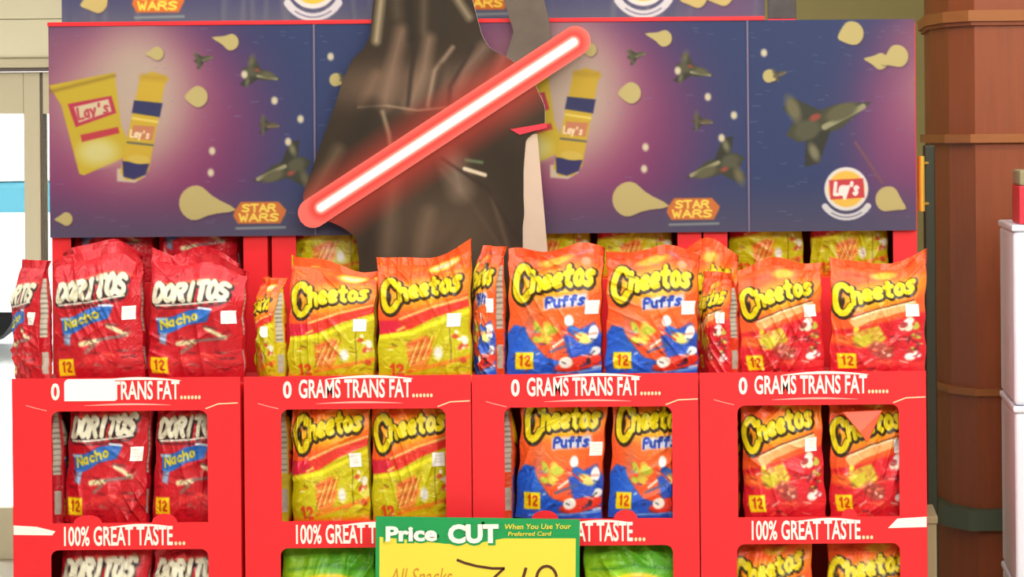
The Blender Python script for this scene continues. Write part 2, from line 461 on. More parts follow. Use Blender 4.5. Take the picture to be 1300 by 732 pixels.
# ------------------------------------------------------------------ red shippers
def rrect(x0, z0, x1, z1, r, bumps=()):
    """rounded rectangle loop; bumps = semicircular tabs standing on the lower edge"""
    pts = []
    def arc(cx, cz, a0):
        for k in range(7):
            a = a0 + math.pi/2*k/6; pts.append((cx+r*math.cos(a), cz+r*math.sin(a)))
    arc(x1-r, z1-r, 0); arc(x0+r, z1-r, math.pi/2); 
    pts.append((x0, z0))
    for bx, bw, bh in bumps:
        for k in range(9):
            a = math.pi - math.pi*k/8; pts.append((bx + bw*math.cos(a), z0 + bh*math.sin(a)))
    pts.append((x1, z0))
    return pts

T = 0.004
def shipper(x0, x1, Y0, depth, top, windows, label, group, shelves, lip=0.02, texts=(), bumps=None, glare_strips=(), top_panel=True):
    xc = (x0+x1)/2; w = x1-x0
    t = thing('display_shipper', label, 'cardboard display', (xc, Y0, 0), group)
    hx = w/2
    loops = [[(-hx, 0), (hx, 0), (hx, top), (-hx, top)]]
    for i, (wx0, wz0, wx1, wz1) in enumerate(windows):
        loops.append(rrect(wx0-xc, wz0, wx1-xc, wz1, 0.02, bumps if (bumps and i == 0) else ()))
    put('front_panel', curve_mesh('front_panel', loops, T), M['red'], t)
    MB().box((-hx, T, 0), (-hx+T, depth-T, top-lip)).build('side_panel', M['red'], t)
    MB().box((hx-T, T, 0), (hx, depth-T, top-lip)).build('side_panel', M['red'], t)
    MB().box((-hx, depth-T, 0), (hx, depth, top-lip)).build('back_panel', M['red_in'], t)
    for z in shelves:
        MB().box((-hx+T, T, z-T), (hx-T, depth-T, z)).build('shelf', M['red_in'], t)
    for (body, tx0, tz0, tx1, tz1, mk, bold) in texts:
        me = text_mesh(body, tx0-xc, tz0, tx1-xc, tz1, bold=bold)
        o = put('lettering', me, M[mk], t, (0, -0.0004, 0)); o['label'] = 'white printed words ' + body.replace('.', '').strip()
    return t

cols = [(12, 302), (306.5, 595), (596, 884), (885, 1173)]
edges = [((a-1000)*.002, (b-1000)*.002) for a, b in cols]
Zf = lambda y: EYE - (y-170)*.002
TOP = Zf(472)
DEPTH = 0.32
front_lab = ['red cardboard display box at the far left, holding red chip bags in its windows',
             'red cardboard display box second from left, yellow cheese snack bags in its upper window',
             'red cardboard display box third from left, blue and orange snack bags in its upper window',
             'red cardboard display box at the right end, beside the wooden pillar']
ships = []
for i, (ex0, ex1) in enumerate(edges):
    o = ex0
    f = lambda dx: o + dx*.002
    wl, wr = [(50, 248), (47, 256), (41, 254), (48, 253)][i]
    wins = [(f(wl), Zf(656), f(wr), Zf(514)), (f(wl-2), Zf(838), f(wr), Zf(690))]
    tx = [('0', f(50), Zf(500), f(61), Zf(478), 'white', .03),
          ('GRAMS TRANS FAT', f(70), Zf(500), f(213), Zf(476), 'white', .02),
          ('......', f(214), Zf(500), f(240), Zf(495), 'cream', .02),
          ('100% GREAT TASTE', f(65), Zf(685), f(203), Zf(660), 'white', .02),
          ('...', f(205), Zf(685), f(219), Zf(680), 'cream', .02)]
    bm_ = [[(-.1, .036, .02), (.095, .032, .022)], None, [(-.105, .034, .022), (.10, .03, .022)], [(.09, .02, .02)]][i]
    t = shipper(ex0+.0005, ex1-.0005, 0, DEPTH, TOP, wins, front_lab[i], 'front row of red display boxes', [TOP-.02, Zf(664), Zf(846), .1], texts=tx, bumps=bm_)
    xc = t.location.x
    # pale swooshes and crease lines printed round the window header
    ms = []
    ms.append(ribbon([(f(18)-xc, Zf(506)), (f(28)-xc, Zf(509)), (f(44)-xc, Zf(513))], .0016, .0006))
    ms.append(ribbon([(f(246)-xc, Zf(512)), (f(262)-xc, Zf(506)), (f(287)-xc, Zf(505))], .0028, .0006))
    ms.append(ribbon([(f(92+k*11)-xc, Zf(507-1.5*math.sin(k/10*math.pi))) for k in range(11)], lambda s: .0006+.004*math.sin(math.pi*s), .0006))
    ms.append(ribbon([(f(105+k*11)-xc, Zf(476-3*math.sin(k/10*math.pi))) for k in range(11)], lambda s: .001+.006*math.sin(math.pi*s), .0006))
    ms.append(ribbon([(f(120+k*9)-xc, Zf(662-3*math.sin(k/10*math.pi))) for k in range(10)], lambda s: .0006+.006*math.sin(math.pi*s), .0006))
    for nm, me_, mk in zip(['crease_line', 'crease_line', 'printed_swoosh', 'printed_swoosh', 'printed_swoosh'], ms, ['pale', 'cream', 'pale', 'white', 'white']):
        put(nm, me_, M[mk], t, (0, -.0007, 0))
    if i == 0:
        ob = put('glare_strip', curve_mesh('t', [[(f(1)-xc, Zf(658)), (f(30)-xc, Zf(660)), (f(54)-xc, Zf(666)), (f(50)-xc, Zf(671)), (f(1)-xc, Zf(670))]], .0005), M['white'], t, (0, -.0006, 0)); ob['label'] = 'white strip painted as a streak of glare'  # glare on the box front painted as a white strip
        ob = put('glare_patch', curve_mesh('t', [rrect(f(67)-xc, Zf(501), f(132)-xc, Zf(473), .012)], .0005), M['sticker'], t, (0, -.0014, 0)); ob['label'] = 'white rounded patch of painted glare over the printed words'  # reflection across the lettering, painted as a white patch
    if i == 3:
        ob = put('glare_strip', curve_mesh('t', [[(f(250)-xc, Zf(659)), (f(287)-xc, Zf(657)), (f(287)-xc, Zf(670)), (f(238)-xc, Zf(671))]], .0005), M['white'], t, (0, -.0006, 0)); ob['label'] = 'white strip painted as a streak of glare'  # second streak of glare, painted white at the right end
    ships.append(t)

YB = 0.335
back_lab = ['taller red cardboard box behind the far left one, dark red bags inside',
            'taller red cardboard display box in the back row behind the dark cutout, left side',
            'taller red cardboard display box in the back row, behind the blue bags',
            'taller red cardboard display box at the right end of the back row']
BT = 1.6 + (170-30)*scl(YB)
sb = scl(YB)
zB0 = EYE - (352-170)*sb; zB1 = EYE - (215-170)*sb
for i, (ex0, ex1) in enumerate(edges):
    wins = [(ex0+.066, zB0, ex1-.066, zB1)]
    if i == 0: wins = [(ex0+.052, zB0, ex1-.066, zB1)]
    shipper(ex0+.0015, ex1-.0015, YB, DEPTH, BT, wins, back_lab[i], 'back row of red display boxes', [zB0-.004, zB1+.05, .8, BT-.02])

# ------------------------------------------------------------------ bag artwork (120 x 150 units, y down)
def art_base(c): return Canvas(120, 150, c, 2)
def wordmark(cv, x, y, w, h, rot, glow=True):
    if glow:
        cv.ell(x+w*.5, y-h*.35+math.sin(rot)*w*.5, w*.56, h*.85, (250, 190, 30), rot, soft=10, k=.75)
    cv.text('Cheetos', x+1, y+1, w, h, (52, 34, 12), h*.56, rot, .12, h*.14, 1.8)
    cv.text('Cheetos', x, y-.4, w, h, (232, 212, 20), h*.32, rot, .12, h*.14, 1.8)
    cv.ell(x+w*.09, y-h*.42, h*.13, h*.36, (50, 34, 16), .1, 1.5)
def twelve(cv, x, y, c1=(246, 214, 20), c2=(200, 60, 20)):
    cv.poly([(x-1, y-17), (x+22, y-18), (x+23, y+1), (x, y+2)], c1, 2)
    cv.text('12', x+4, y-3, 16, 11, c2, 2.6)
def ink_bits(cv, rng, x0, y0, x1, y1, cols_, n, r=(2, 5)):
    for _ in range(n):
        c = cols_[rng.randrange(len(cols_))]; a = rng.uniform(*r)
        cv.ell(rng.uniform(x0, x1), rng.uniform(y0, y1), a, a*rng.uniform(.4, .9), c, rng.uniform(-1, 1), 2)
def art_A(sd):
    r = random.Random(sd); cv = art_base((196, 20, 36))
    cv.glow(60, 20, 70, 22, (226, 60, 70), .5)
    cv.line([(10, 34), (60, 28), (110, 26)], 1.5, (250, 190, 60), 3, .5)
    cv.text('DORITOS', 8, 56, 96, 19, (40, 24, 28), 10.5, -.07, .18)
    cv.text('DORITOS', 7, 54, 96, 19, (226, 222, 196), 6.6, -.07, .18)
    cv.line([(8, 59), (50, 56), (100, 50)], 2.0, (240, 236, 220), 1.4)
    cv.line([(10, 62), (55, 60), (95, 55)], 1.6, (60, 20, 30), 2)
    cv.poly([(10, 74), (30, 72), (52, 63), (80, 59), (84, 63), (78, 76), (52, 81), (34, 90), (14, 96)], (38, 104, 190), 2)
    cv.line([(66, 60), (84, 61)], 2.4, (225, 235, 245), 1.5); cv.line([(10, 75), (24, 75)], 3, (170, 205, 225), 2)
    cv.text('Nacho', 18, 87, 52, 10, (206, 190, 50), 3, -.28, .1)
    cv.poly([(16, 92), (26, 92), (24, 106), (15, 104)], (140, 170, 205), 3)
    for (a, b, w, c) in [((76, 84), (100, 95), 5.5, (226, 216, 168)), ((40, 104), (62, 101), 6, (222, 212, 160)), ((62, 100), (98, 96), 3.2, (130, 110, 105)), ((46, 114), (58, 106), 4.5, (140, 90, 80)), ((74, 82), (90, 84), 2.4, (110, 60, 60))]:
        cv.line([a, b], w, c, 2.5)
    cv.line([(30, 130), (70, 118), (112, 126)], 5, (238, 70, 60), 6, .6)
    twelve(cv, 6, 139); cv.glow(100, 135, 30, 20, (180, 16, 30), .6)
    return cv
def art_B(sd):
    r = random.Random(sd); cv = art_base((250, 92, 34))
    cv.poly([(0, 84), (50, 80), (120, 58), (121, 151), (-1, 151)], (196, 186, 14), 2)
    cv.poly([(0, 82), (40, 72), (80, 58), (120, 50), (120, 62), (76, 74), (44, 88), (0, 92)], (222, 52, 40), 2)
    cv.line([(30, 76), (72, 62), (118, 52)], 3, (240, 190, 110), 2)
    cv.poly([(0, 78), (26, 78), (36, 90), (0, 95)], (216, 30, 62), 2)
    cv.line([(0, 98), (46, 92), (80, 80), (118, 68)], 5, (236, 226, 40), 3)
    wordmark(cv, 6, 60, 108, 20, -.16)
    cv.poly([(38, 104), (66, 94), (74, 112), (64, 132), (44, 134)], (226, 130, 50), 4)
    for k in range(4): cv.line([(42, 106+7*k), (68, 100+7*k)], 2.4, [(214, 78, 34), (236, 186, 90)][k % 2], 2)
    cv.ell(80, 116, 6, 8, (226, 222, 214), 0, 4); cv.line([(40, 138), (118, 122)], 4, (236, 120, 34), 4)
    ink_bits(cv, r, 98, 84, 116, 130, [(246, 240, 214), (120, 100, 30), (236, 236, 220), (200, 70, 40)], 9, (2.4, 5))
    cv.text('12', 16, 142, 20, 12, (216, 70, 30), 4); cv.line([(0, 148), (120, 146)], 5, (240, 104, 34), 3)
    cv.ell(86, 14, 20, 5, (240, 200, 60), -.1, 2); cv.ell(86, 14, 15, 2.8, (225, 205, 170), -.1, 1.5)
    return cv
def art_C(sd):
    r = random.Random(sd); cv = art_base((248, 84, 36))
    cv.glow(60, 62, 50, 26, (250, 150, 50), .5)
    cv.poly([(-1, 100), (8, 88), (22, 90), (30, 104), (50, 124), (84, 132), (121, 96), (121, 151), (-1, 151)], (28, 88, 204), 3)
    cv.glow(30, 96, 10, 30, (90, 150, 215), .25)
    cv.poly([(72, 100), (112, 84), (121, 100), (121, 130), (84, 132)], (36, 80, 190), 5)
    wordmark(cv, 8, 52, 106, 21, -.1)
    cv.poly([(46, 56), (102, 50), (104, 64), (48, 70)], (205, 210, 235), 4, .85)
    cv.text('Puffs', 50, 67, 52, 11, (36, 70, 180), 3.4, -.08, .12)
    ink_bits(cv, r, 36, 86, 60, 106, [(190, 196, 60), (214, 170, 60), (226, 200, 70)], 16, (4, 7))
    cv.ell(80, 82, 6, 7, (226, 236, 240), 0, 2); cv.ell(86, 94, 9, 6, (40, 100, 200), .4, 2); cv.ell(98, 102, 11, 6, (240, 220, 120), .3, 3)
    cv.ell(110, 96, 6, 9, (244, 244, 240), .3, 2); cv.line([(70, 90), (92, 104)], 2.2, (200, 50, 50), 2)
    cv.line([(56, 118), (84, 108)], 3, (70, 90, 140), 3); cv.line([(60, 112), (72, 104)], 3, (230, 220, 200), 2)
    cv.ell(92, 131, 31, 8.5, (226, 54, 34), -.22, 2); cv.ell(76, 130, 9, 6.5, (245, 240, 230), -.2, 2); cv.ell(113, 117, 7, 5, (240, 236, 225), -.2, 2)
    cv.ell(104, 128, 3, 3, (60, 30, 40), 0, 1.5); cv.ell(100, 116, 9, 5, (44, 90, 200), -.3, 2)
    cv.line([(20, 146), (80, 142), (118, 138)], 2.4, (110, 160, 230), 2)
    twelve(cv, 12, 137); cv.ell(98, 18, 6, 4, (200, 150, 110), 0, 2); cv.ell(60, 14, 20, 4.5, (246, 176, 60), -.1, 3)
    return cv
def art_D(sd):
    r = random.Random(sd); cv = art_base((246, 92, 40))
    cv.poly([(-1, 92), (50, 84), (121, 66), (121, 151), (-1, 151)], (214, 30, 44), 4)
    cv.poly([(0, 96), (46, 96), (38, 112), (0, 108)], (240, 96, 40), 6)
    wordmark(cv, 4, 64, 108, 20, -.22)
    cv.poly([(22, 78), (50, 66), (84, 56), (108, 52), (112, 60), (84, 68), (50, 78), (30, 88)], (240, 176, 110), 2)
    cv.line([(26, 76), (60, 64), (106, 53)], 2.4, (250, 226, 180), 1.5); cv.line([(24, 74), (60, 62), (106, 51)], 1.4, (80, 30, 10), 1.5)
    cv.poly([(26, 100), (38, 90), (60, 84), (70, 100), (60, 112), (34, 112)], (206, 190, 50), 4)
    ink_bits(cv, r, 30, 88, 62, 108, [(176, 120, 40), (226, 210, 60), (206, 160, 60)], 14, (2.5, 4.5))
    cv.ell(64, 116, 16, 10, (170, 70, 60), .4, 4); ink_bits(cv, r, 54, 106, 78, 122, [(226, 190, 170), (150, 60, 50), (236, 120, 90)], 9, (2, 4))
    ink_bits(cv, r, 88, 76, 112, 124, [(236, 226, 200), (190, 190, 70), (170, 60, 60), (240, 240, 240), (120, 40, 50)], 18, (3, 6))
    cv.ell(100, 124, 7, 5, (244, 240, 235), 0, 2)
    cv.line([(36, 136), (80, 130), (118, 134)], 6, (240, 70, 60), 6, .6)
    twelve(cv, 10, 138, (240, 216, 24), (220, 60, 30)); cv.ell(66, 18, 16, 5, (244, 180, 60), -.1, 3)
    return cv
def art_E(sd):
    cv = art_base((104, 190, 34))
    cv.glow(60, 30, 60, 18, (70, 160, 30), .7); cv.glow(20, 60, 40, 40, (196, 210, 30), .8)
    for k in range(5): cv.line([(10+k*22, 4), (16+k*22, 30)], 4, (150, 214, 60), 5, .6)
    cv.line([(10, 40), (60, 34), (112, 40)], 3, (40, 110, 20), 4, .7)
    cv.ell(60, 62, 46, 19, (244, 210, 30), -.05, 3); cv.ell(60, 62, 40, 14, (214, 36, 44), -.05, 2)
    cv.text("Lay's", 30, 69, 62, 15, (250, 246, 235), 4.5, -.05, .1)
    cv.poly([(20, 96), (100, 92), (104, 140), (24, 144)], (230, 214, 110), 8); twelve(cv, 8, 142)
    return cv
def busy(cv, kind, sd):
    """small printed detail: dark outlines, specks and streaks as on the photographed packs"""
    r = random.Random(sd)
    pal = {'A': [(110, 14, 26), (236, 74, 62), (150, 120, 100), (80, 20, 30)], 'B': [(150, 120, 10), (240, 232, 90), (222, 96, 30), (120, 84, 16), (250, 246, 200)],
           'C': [(20, 50, 140), (110, 160, 230), (235, 235, 235), (200, 50, 30), (30, 40, 80)], 'D': [(150, 14, 24), (250, 120, 70), (240, 210, 120), (90, 24, 24), (240, 236, 220)],
           'E': [(50, 120, 20), (190, 220, 70), (230, 225, 90)]}[kind]
    for _ in range(46):
        x, y = r.uniform(4, 116), r.uniform(88, 146); a = r.uniform(-.7, .5); L = r.uniform(3, 12)
        cv.line([(x, y), (x+L*math.cos(a), y+L*math.sin(a))], r.uniform(1, 3), pal[r.randrange(len(pal))], 2, r.uniform(.3, .8))
    for _ in range(14):
        x, y = r.uniform(4, 116), r.uniform(4, 34); a = r.uniform(-.5, .5); L = r.uniform(6, 24)
        cv.line([(x, y), (x+L*math.cos(a), y+L*math.sin(a))], r.uniform(1, 2.4), pal[r.randrange(2)], 3, r.uniform(.15, .4))
    if kind in 'ACD': twelve(cv, *{'A': (6, 139), 'C': (12, 137), 'D': (10, 138)}[kind])
    if kind == 'B':
        for k in range(9): cv.line([(40+k*3, 132-k*1.3), (52+k*3, 104-k)], 1.6, [(150, 70, 20), (250, 220, 120), (220, 90, 40)][k % 3], 2, .7)
        cv.line([(96, 88), (96, 128)], 1.5, (90, 70, 20), 2, .7); cv.line([(0, 150), (120, 148)], 12, (232, 100, 28), 8, .8)
    return cv
ARTS = {'A': art_A(1), 'B': art_B(2), 'C': art_C(3), 'D': art_D(4), 'E': art_E(5)}
for k_ in ARTS: busy(ARTS[k_], k_, ord(k_))
SIDE = {'A': (196, 24, 40), 'B': (214, 196, 30), 'C': (236, 84, 34), 'D': (226, 66, 36), 'E': (90, 170, 30)}

def make_bag(kind, W, H, label, group, loc, rot=0.0, roll=0.0, seed=0, side_bag=False, peak=(0, 0, 0), fold=0.0, dep=0.048, sticker=True, tilt=0.0, coarse=False):
    rg = np.random.RandomState(seed)
    t = thing('snack_bag', label, 'snack bag', loc, group, rot)
    t.rotation_euler = (tilt, roll, rot)
    t.location.z += W/2*abs(math.sin(roll))*.9
    art = ARTS[kind]
    nf = 60 if coarse else 104; nv = 70 if coarse else 124; ns = 8; nb = 12
    v = np.linspace(0, 1, nv)                      # 0 top .. 1 bottom
    u = np.linspace(-1, 1, nf)
    # perimeter samples: front (u), right side, back, left side ; (x factor, y factor)
    fx = u; fy = -(0.42 + 0.58*(1-np.abs(u)**3))
    sx = np.ones(ns) - 0.10*np.sin(np.linspace(0, np.pi, ns+2))[1:-1]; sy = np.linspace(-.42, .42, ns+2)[1:-1]
    bu = np.linspace(1, -1, nb); by = (0.42 + 0.58*(1-np.abs(bu)**3))
    X0 = np.concatenate([fx, sx, bu, -sx]); Y0 = np.concatenate([fy, sy, by, sy[::-1]])
    Uc = np.concatenate([(u+1)/2, np.full(ns, .99), (1-(bu+1)/2), np.full(ns, .01)])
    V, XF = np.meshgrid(v, X0, indexing='ij'); _, YF = np.meshgrid(v, Y0, indexing='ij')
    hgt = 1-V
    dprof = np.clip((V-0.07)/0.26, 0, 1)**0.6 * (0.72+0.28*np.clip((1-V)/0.16, 0, 1)**.5)
    dprof = np.maximum(dprof, 0.02)
    wprof = 1.0 - 0.05*np.sin(np.pi*np.clip(V*1.05, 0, 1))**1 - 0.03*np.exp(-((V-.95)/.06)**2) + 0.015*np.sin(V*23+seed)*(V > .1)
    X = XF*W/2*wprof
    Y = YF*dep*dprof
    # top edge silhouette
    a, b, c = peak
    topz = H*(1 + a*XF*.5 + b*(XF**2-.4) + c*np.sin(XF*4.2+seed)*.5)
    kt = np.clip((hgt-.62)/.38, 0, 1)**1.5
    Z = hgt*H + (topz-H)*kt
    # inner sachets push lumps and creases into the film
    lump = np.zeros_like(X)
    for _ in range(7):
        cu, cv_, r = rg.uniform(-.75, .75), rg.uniform(.3, .95), rg.uniform(.22, .4)
        lump += rg.uniform(-.6, 1)*np.exp(-(((XF-cu)/r)**2 + ((V-cv_)/(r*.55))**2))
    cre = np.zeros_like(X)
    for _ in range(9):
        th = rg.uniform(-1.4, 1.4); k = rg.uniform(3, 9); ph = rg.uniform(0, 6.28)
        cu, cv_, r = rg.uniform(-1, 1), rg.uniform(0, 1), rg.uniform(.2, .5)
        w_ = np.exp(-(((XF-cu)/r)**2 + ((V-cv_)/(r*.6))**2))
        s_ = np.sin((np.cos(th)*XF + np.sin(th)*V*1.6)*k*2+ph)
        cre += (1-np.abs(s_))**2*w_*rg.uniform(.3, 1)
    gath = np.sin(XF*rg.uniform(9, 14)+rg.uniform(0, 6))*np.clip((.4-V)/.4, 0, 1)
    front = (np.arange(len(X0)) < nf)[None, :]
    amp = np.where(front, 1.0, .5)
    Y = Y - (lump*.012*dprof + cre*.012*(1+.5*(V<.35)) + gath*.008)*amp
    # seal wave / fold-over
    kk = np.clip((.12-V)/.12, 0, 1)
    Y = Y + kk*.012*np.sin(XF*3.1+seed*1.7) + np.clip(hgt-.7, 0, 1)**2*.25*rg.uniform(-.1, .5)
    if fold:
        ff = np.clip((fold-V)/fold, 0, 1)
        Y = Y - ff*.02; Z = Z - ff*ff*H*fold*.9
    # colours
    C = art.sample(np.broadcast_to(Uc[None, :], X.shape), V)
    isside = (np.arange(len(X0)) >= nf) & (np.arange(len(X0)) < nf+ns) | (np.arange(len(X0)) >= nf+ns+nb)
    sc_ = lin(SIDE[kind]); q = np.where(isside)[0]
    C[:, q] = sc_
    mid = [nf+k for k in range(1, ns-1)] + [nf+ns+nb+k for k in range(1, ns-1)]
    band = (v > .14) & (v < .62)
    line = (np.sin(v*150) > .55)
    for k in mid:
        C[band, k] = lin((205, 200, 182)); C[band & line, k] = lin((150, 146, 132))
    b2 = (v > .74) & (v < .92)
    for k in mid[1:-1]: C[b2, k] = lin((190, 186, 170))
    # split rows: seal and body share the border row
    js = max(3, int(nv*.07))
    me = grid_mesh('body', X[js:], Y[js:], Z[js:], C[js:], wrap=True)
    # close the bottom
    bm = bmesh.new(); bm.from_mesh(me); bm.verts.ensure_lookup_table()
    n = len(X0); last = [bm.verts[(nv-js-1)*n+k] for k in range(n)]
    try:
        fc = bm.faces.new(last[::-1])
    except ValueError: pass
    bm.to_mesh(me); bm.free()
    o = put('body', me, M['bag_print'], t)
    me = grid_mesh('top_seal', X[:js+1], Y[:js+1], Z[:js+1], C[:js+1], wrap=True)
    put('top_seal', me, M['bag_print'], t)
    if sticker:
        us, vs_ = {'A': (.88, .47), 'B': (.84, .52), 'C': (.91, .45), 'D': (.86, .43), 'E': (.86, .5)}[kind]
        su, sv = .16, .115
        ia = int((us-su/2)*nf); ib = min(nf-1, int((us+su/2)*nf)); ja = int((vs_-sv/2)*nv); jb = int((vs_+sv/2)*nv)
        sX, sY, sZ = X[ja:jb, ia:ib], Y[ja:jb, ia:ib]-.0015, Z[ja:jb, ia:ib]
        sC = np.zeros(sX.shape+(3,)) + lin((252, 252, 246)); hh, ww = sX.shape
        sC[hh//4:hh//4+max(1, hh//2):3, ww//4:ww-ww//4] = lin((226, 226, 220))
        o = put('printed_tag', grid_mesh('printed_tag', sX, sY, sZ, sC), M['bag_print'], t); o['label'] = 'small square white tag'
    return t

def bag_px(kind, x0, x1, ytop, Y, zb, label, group, seed, **k):
    s = scl(Y-.03); xc = (x0+x1)/2
    X = P(xc, 400, Y-.03).x; H = P(xc, ytop, Y).z - zb
    return make_bag(kind, (x1-x0)*s, H, label, group, (X, Y, zb), seed=seed, **k)

ZT = TOP - .02 + .001
G1 = 'snack bags standing on top of the front boxes'
def side(kind, x1, ytop, Y, zb, label, group, seed, Wm=.2, ang=-58, **k):
    """bag turned so its right edge and white ingredients strip face the viewer; x1 = right border in the photo"""
    a = math.radians(ang); s = scl(Y)
    X = P(x1, 400, Y-.06).x - Wm/2*math.cos(a) - .42*.036*abs(math.sin(a)) - .002
    H = P(x1, ytop, Y).z - zb
    return make_bag(kind, Wm, H, label, group, (X, Y, zb), rot=a, seed=seed, dep=.036, **k)

# top row, left to right
side('A', 64, 330, .115, ZT, 'red chip bag turned sideways at the far left end, on the boxes', G1, 11, Wm=.15, ang=-50)
bag_px('A', 68, 184, 322, .075, ZT, 'red chip bag with blue ribbon on top of the left box, nearer the glass door', G1, 12, roll=-0.03, peak=(.03, -.16, .08))
bag_px('A', 184, 308, 328, .075, ZT, 'red chip bag with blue ribbon beside the yellow cheese snack bags, box top', G1, 13, roll=0.035, peak=(-.12, -.02, .08))
side('B', 361, 352, .115, ZT, 'yellow and orange snack bag turned sideways on the second box', G1, 14, Wm=.10, ang=-52)
bag_px('B', 362, 475, 336, .078, ZT, 'left yellow green cheese snack bag with orange top on the second box', G1, 15, roll=0.03, peak=(-.16, .03, .05))
bag_px('B', 477, 598, 322, .07, ZT, 'yellow green cheese snack bag with peaked orange top in front of the dark cutout', G1, 16, peak=(.12, .08, .03))
side('C', 641, 312, .12, ZT, 'orange and blue puffs bag turned sideways on the third box', G1, 17, Wm=.10, ang=-50)
bag_px('C', 641, 764, 316, .075, ZT, 'blue and orange puffs bag on the third box, next to its sideways twin', G1, 18, roll=0.02, peak=(.05, -.02, .06))
bag_px('C', 766, 886, 318, .07, ZT, 'blue and orange puffs bag at the right edge of the third box top', G1, 19, roll=0.02, peak=(.02, -.04, .05))
side('D', 940, 345, .12, ZT, 'orange and red snack bag turned sideways on the right end box', G1, 20, Wm=.13, ang=-52)
bag_px('D', 939, 1048, 334, .075, ZT, 'left upright orange and red cheese snack bag on the right end box', G1, 21, roll=-0.03, peak=(.02, -.05, .06))
bag_px('D', 1051, 1176, 330, .07, ZT, 'orange and red cheese snack bag at the far right end, corner sticking out', G1, 22, roll=0.02, peak=(.06, .10, .03))
G2 = 'snack bags in the rear rank on the front boxes'
for (k, a, b, y, lb, sd) in [('A', 76, 178, 312, 'red chip bag peeking out behind the left red bags, near the glass door', 31), ('A', 196, 300, 322, 'red chip bag peeking out behind the red bag beside the yellow ones', 32),
                             ('D', 858, 938, 312, 'orange bag standing behind the blue puffs bag, only its top showing', 33)]:
    bag_px(k, a, b, y, .235, ZT, lb, G2, sd, dep=.03, peak=(0, -.12, .04), coarse=True, sticker=False)

# upper windows
ZW = Zf(664) + .001
G3 = 'snack bags in the upper windows of the boxes'
side('A', 78, 496, .12, ZW, 'red chip bag turned sideways inside the left box window, grey strip showing', G3, 41, Wm=.12, ang=-62)
bag_px('A', 77, 183, 494, .075, ZW, 'whole red chip bag with white tag inside the left box upper window', G3, 42, roll=0.05, peak=(.04, -.03, .05))
bag_px('A', 189, 294, 494, .085, ZW, 'red chip bag cut off by the right frame of the left box upper window', G3, 43, roll=0.04)
side('B', 364, 496, .115, ZW, 'yellow snack bag turned sideways at the left of the second box upper window', G3, 44, Wm=.09, ang=-62)
bag_px('B', 367, 468, 494, .07, ZW, 'whole yellow green cheese snack bag in the second box upper window', G3, 45, peak=(-.02, -.02, .02))
bag_px('B', 468, 574, 494, .08, ZW, 'yellow green snack bag at the right of the second box upper window', G3, 46)
side('C', 650, 496, .12, ZW, 'orange and blue bag turned sideways at the left of the third box upper window', G3, 47, Wm=.10, ang=-62)
bag_px('C', 650, 762, 494, .075, ZW, 'blue and orange puffs bag leaning at the left in the third box upper window', G3, 48, roll=0.06, peak=(-.04, 0, .03))
bag_px('C', 768, 872, 494, .08, ZW, 'blue and orange puffs bag at the right of the third box upper window', G3, 49, roll=0.05)
side('D', 937, 496, .12, ZW, 'red and orange bag turned sideways at the left of the right end box upper window', G3, 50, Wm=.10, ang=-62)
bag_px('D', 941, 1048, 494, .07, ZW, 'whole orange and red cheese snack bag in the right end box upper window', G3, 51, roll=-0.03, peak=(0, -.02, .02))
fb = bag_px('D', 1050, 1158, 494, .08, ZW, 'orange and red bag with a folded corner in the right end box upper window', G3, 52, peak=(0, -.05, .03))
fz = lambda y: Zf(y) - ZW
fX = lambda x: (x-1000)*.002 - fb.location.x
bm = bmesh.new()
vs = [bm.verts.new(p) for p in [(fX(1066), -.060, fz(524)), (fX(1118), -.062, fz(522)), (fX(1098), -.078, fz(563)), (fX(1088), -.075, fz(550)),
      (fX(1066), -.052, fz(524)), (fX(1118), -.054, fz(522)), (fX(1098), -.070, fz(563)), (fX(1088), -.067, fz(550))]]
for f in [(0, 3, 2, 1), (4, 5, 6, 7), (0, 1, 5, 4), (1, 2, 6, 5), (2, 3, 7, 6), (3, 0, 4, 7)]: bm.faces.new([vs[k] for k in f])
bmesh.ops.recalc_face_normals(bm, faces=bm.faces[:])
bmesh.ops.bevel(bm, geom=bm.edges[:], offset=.002, segments=2, affect='EDGES', profile=.5)
me = bpy.data.meshes.new('folded_corner'); bm.to_mesh(me); bm.free()
o = put('folded_corner', me, mat('orange_film', (240, 78, 32), .35), fb); o['label'] = 'plain orange corner folded down over the front'
# lower windows
ZL = Zf(846) + .001
G4 = 'snack bags in the lower windows of the boxes'
bag_px('A', 62, 180, 676, .075, ZL, 'red chip bag at the left of the left box lower window', G4, 61, roll=0.07, coarse=True, peak=(.06, -.08, .05))
bag_px('A', 182, 292, 676, .08, ZL, 'red chip bag at the right of the left box lower window', G4, 62, roll=0.06, coarse=True)
bag_px('E', 352, 474, 676, .075, ZL, 'green chip bag in the second box lower window, left of the price sign', G4, 63, coarse=True)
bag_px('E', 478, 586, 676, .08, ZL, 'green chip bag in the second box lower window behind the price sign', G4, 64, coarse=True)
bag_px('E', 622, 732, 676, .08, ZL, 'green chip bag in the third box lower window behind the price sign', G4, 65, coarse=True)
bag_px('E', 736, 862, 676, .075, ZL, 'green chip bag in the third box lower window, right of the price sign', G4, 66, coarse=True)
bag_px('D', 930, 1036, 676, .075, ZL, 'orange bag at the left of the right end box lower window', G4, 67, roll=-0.05, coarse=True, peak=(.0, .03, .08))
bag_px('D', 1040, 1156, 676, .08, ZL, 'orange bag at the right of the right end box lower window', G4, 68, roll=0.05, coarse=True)
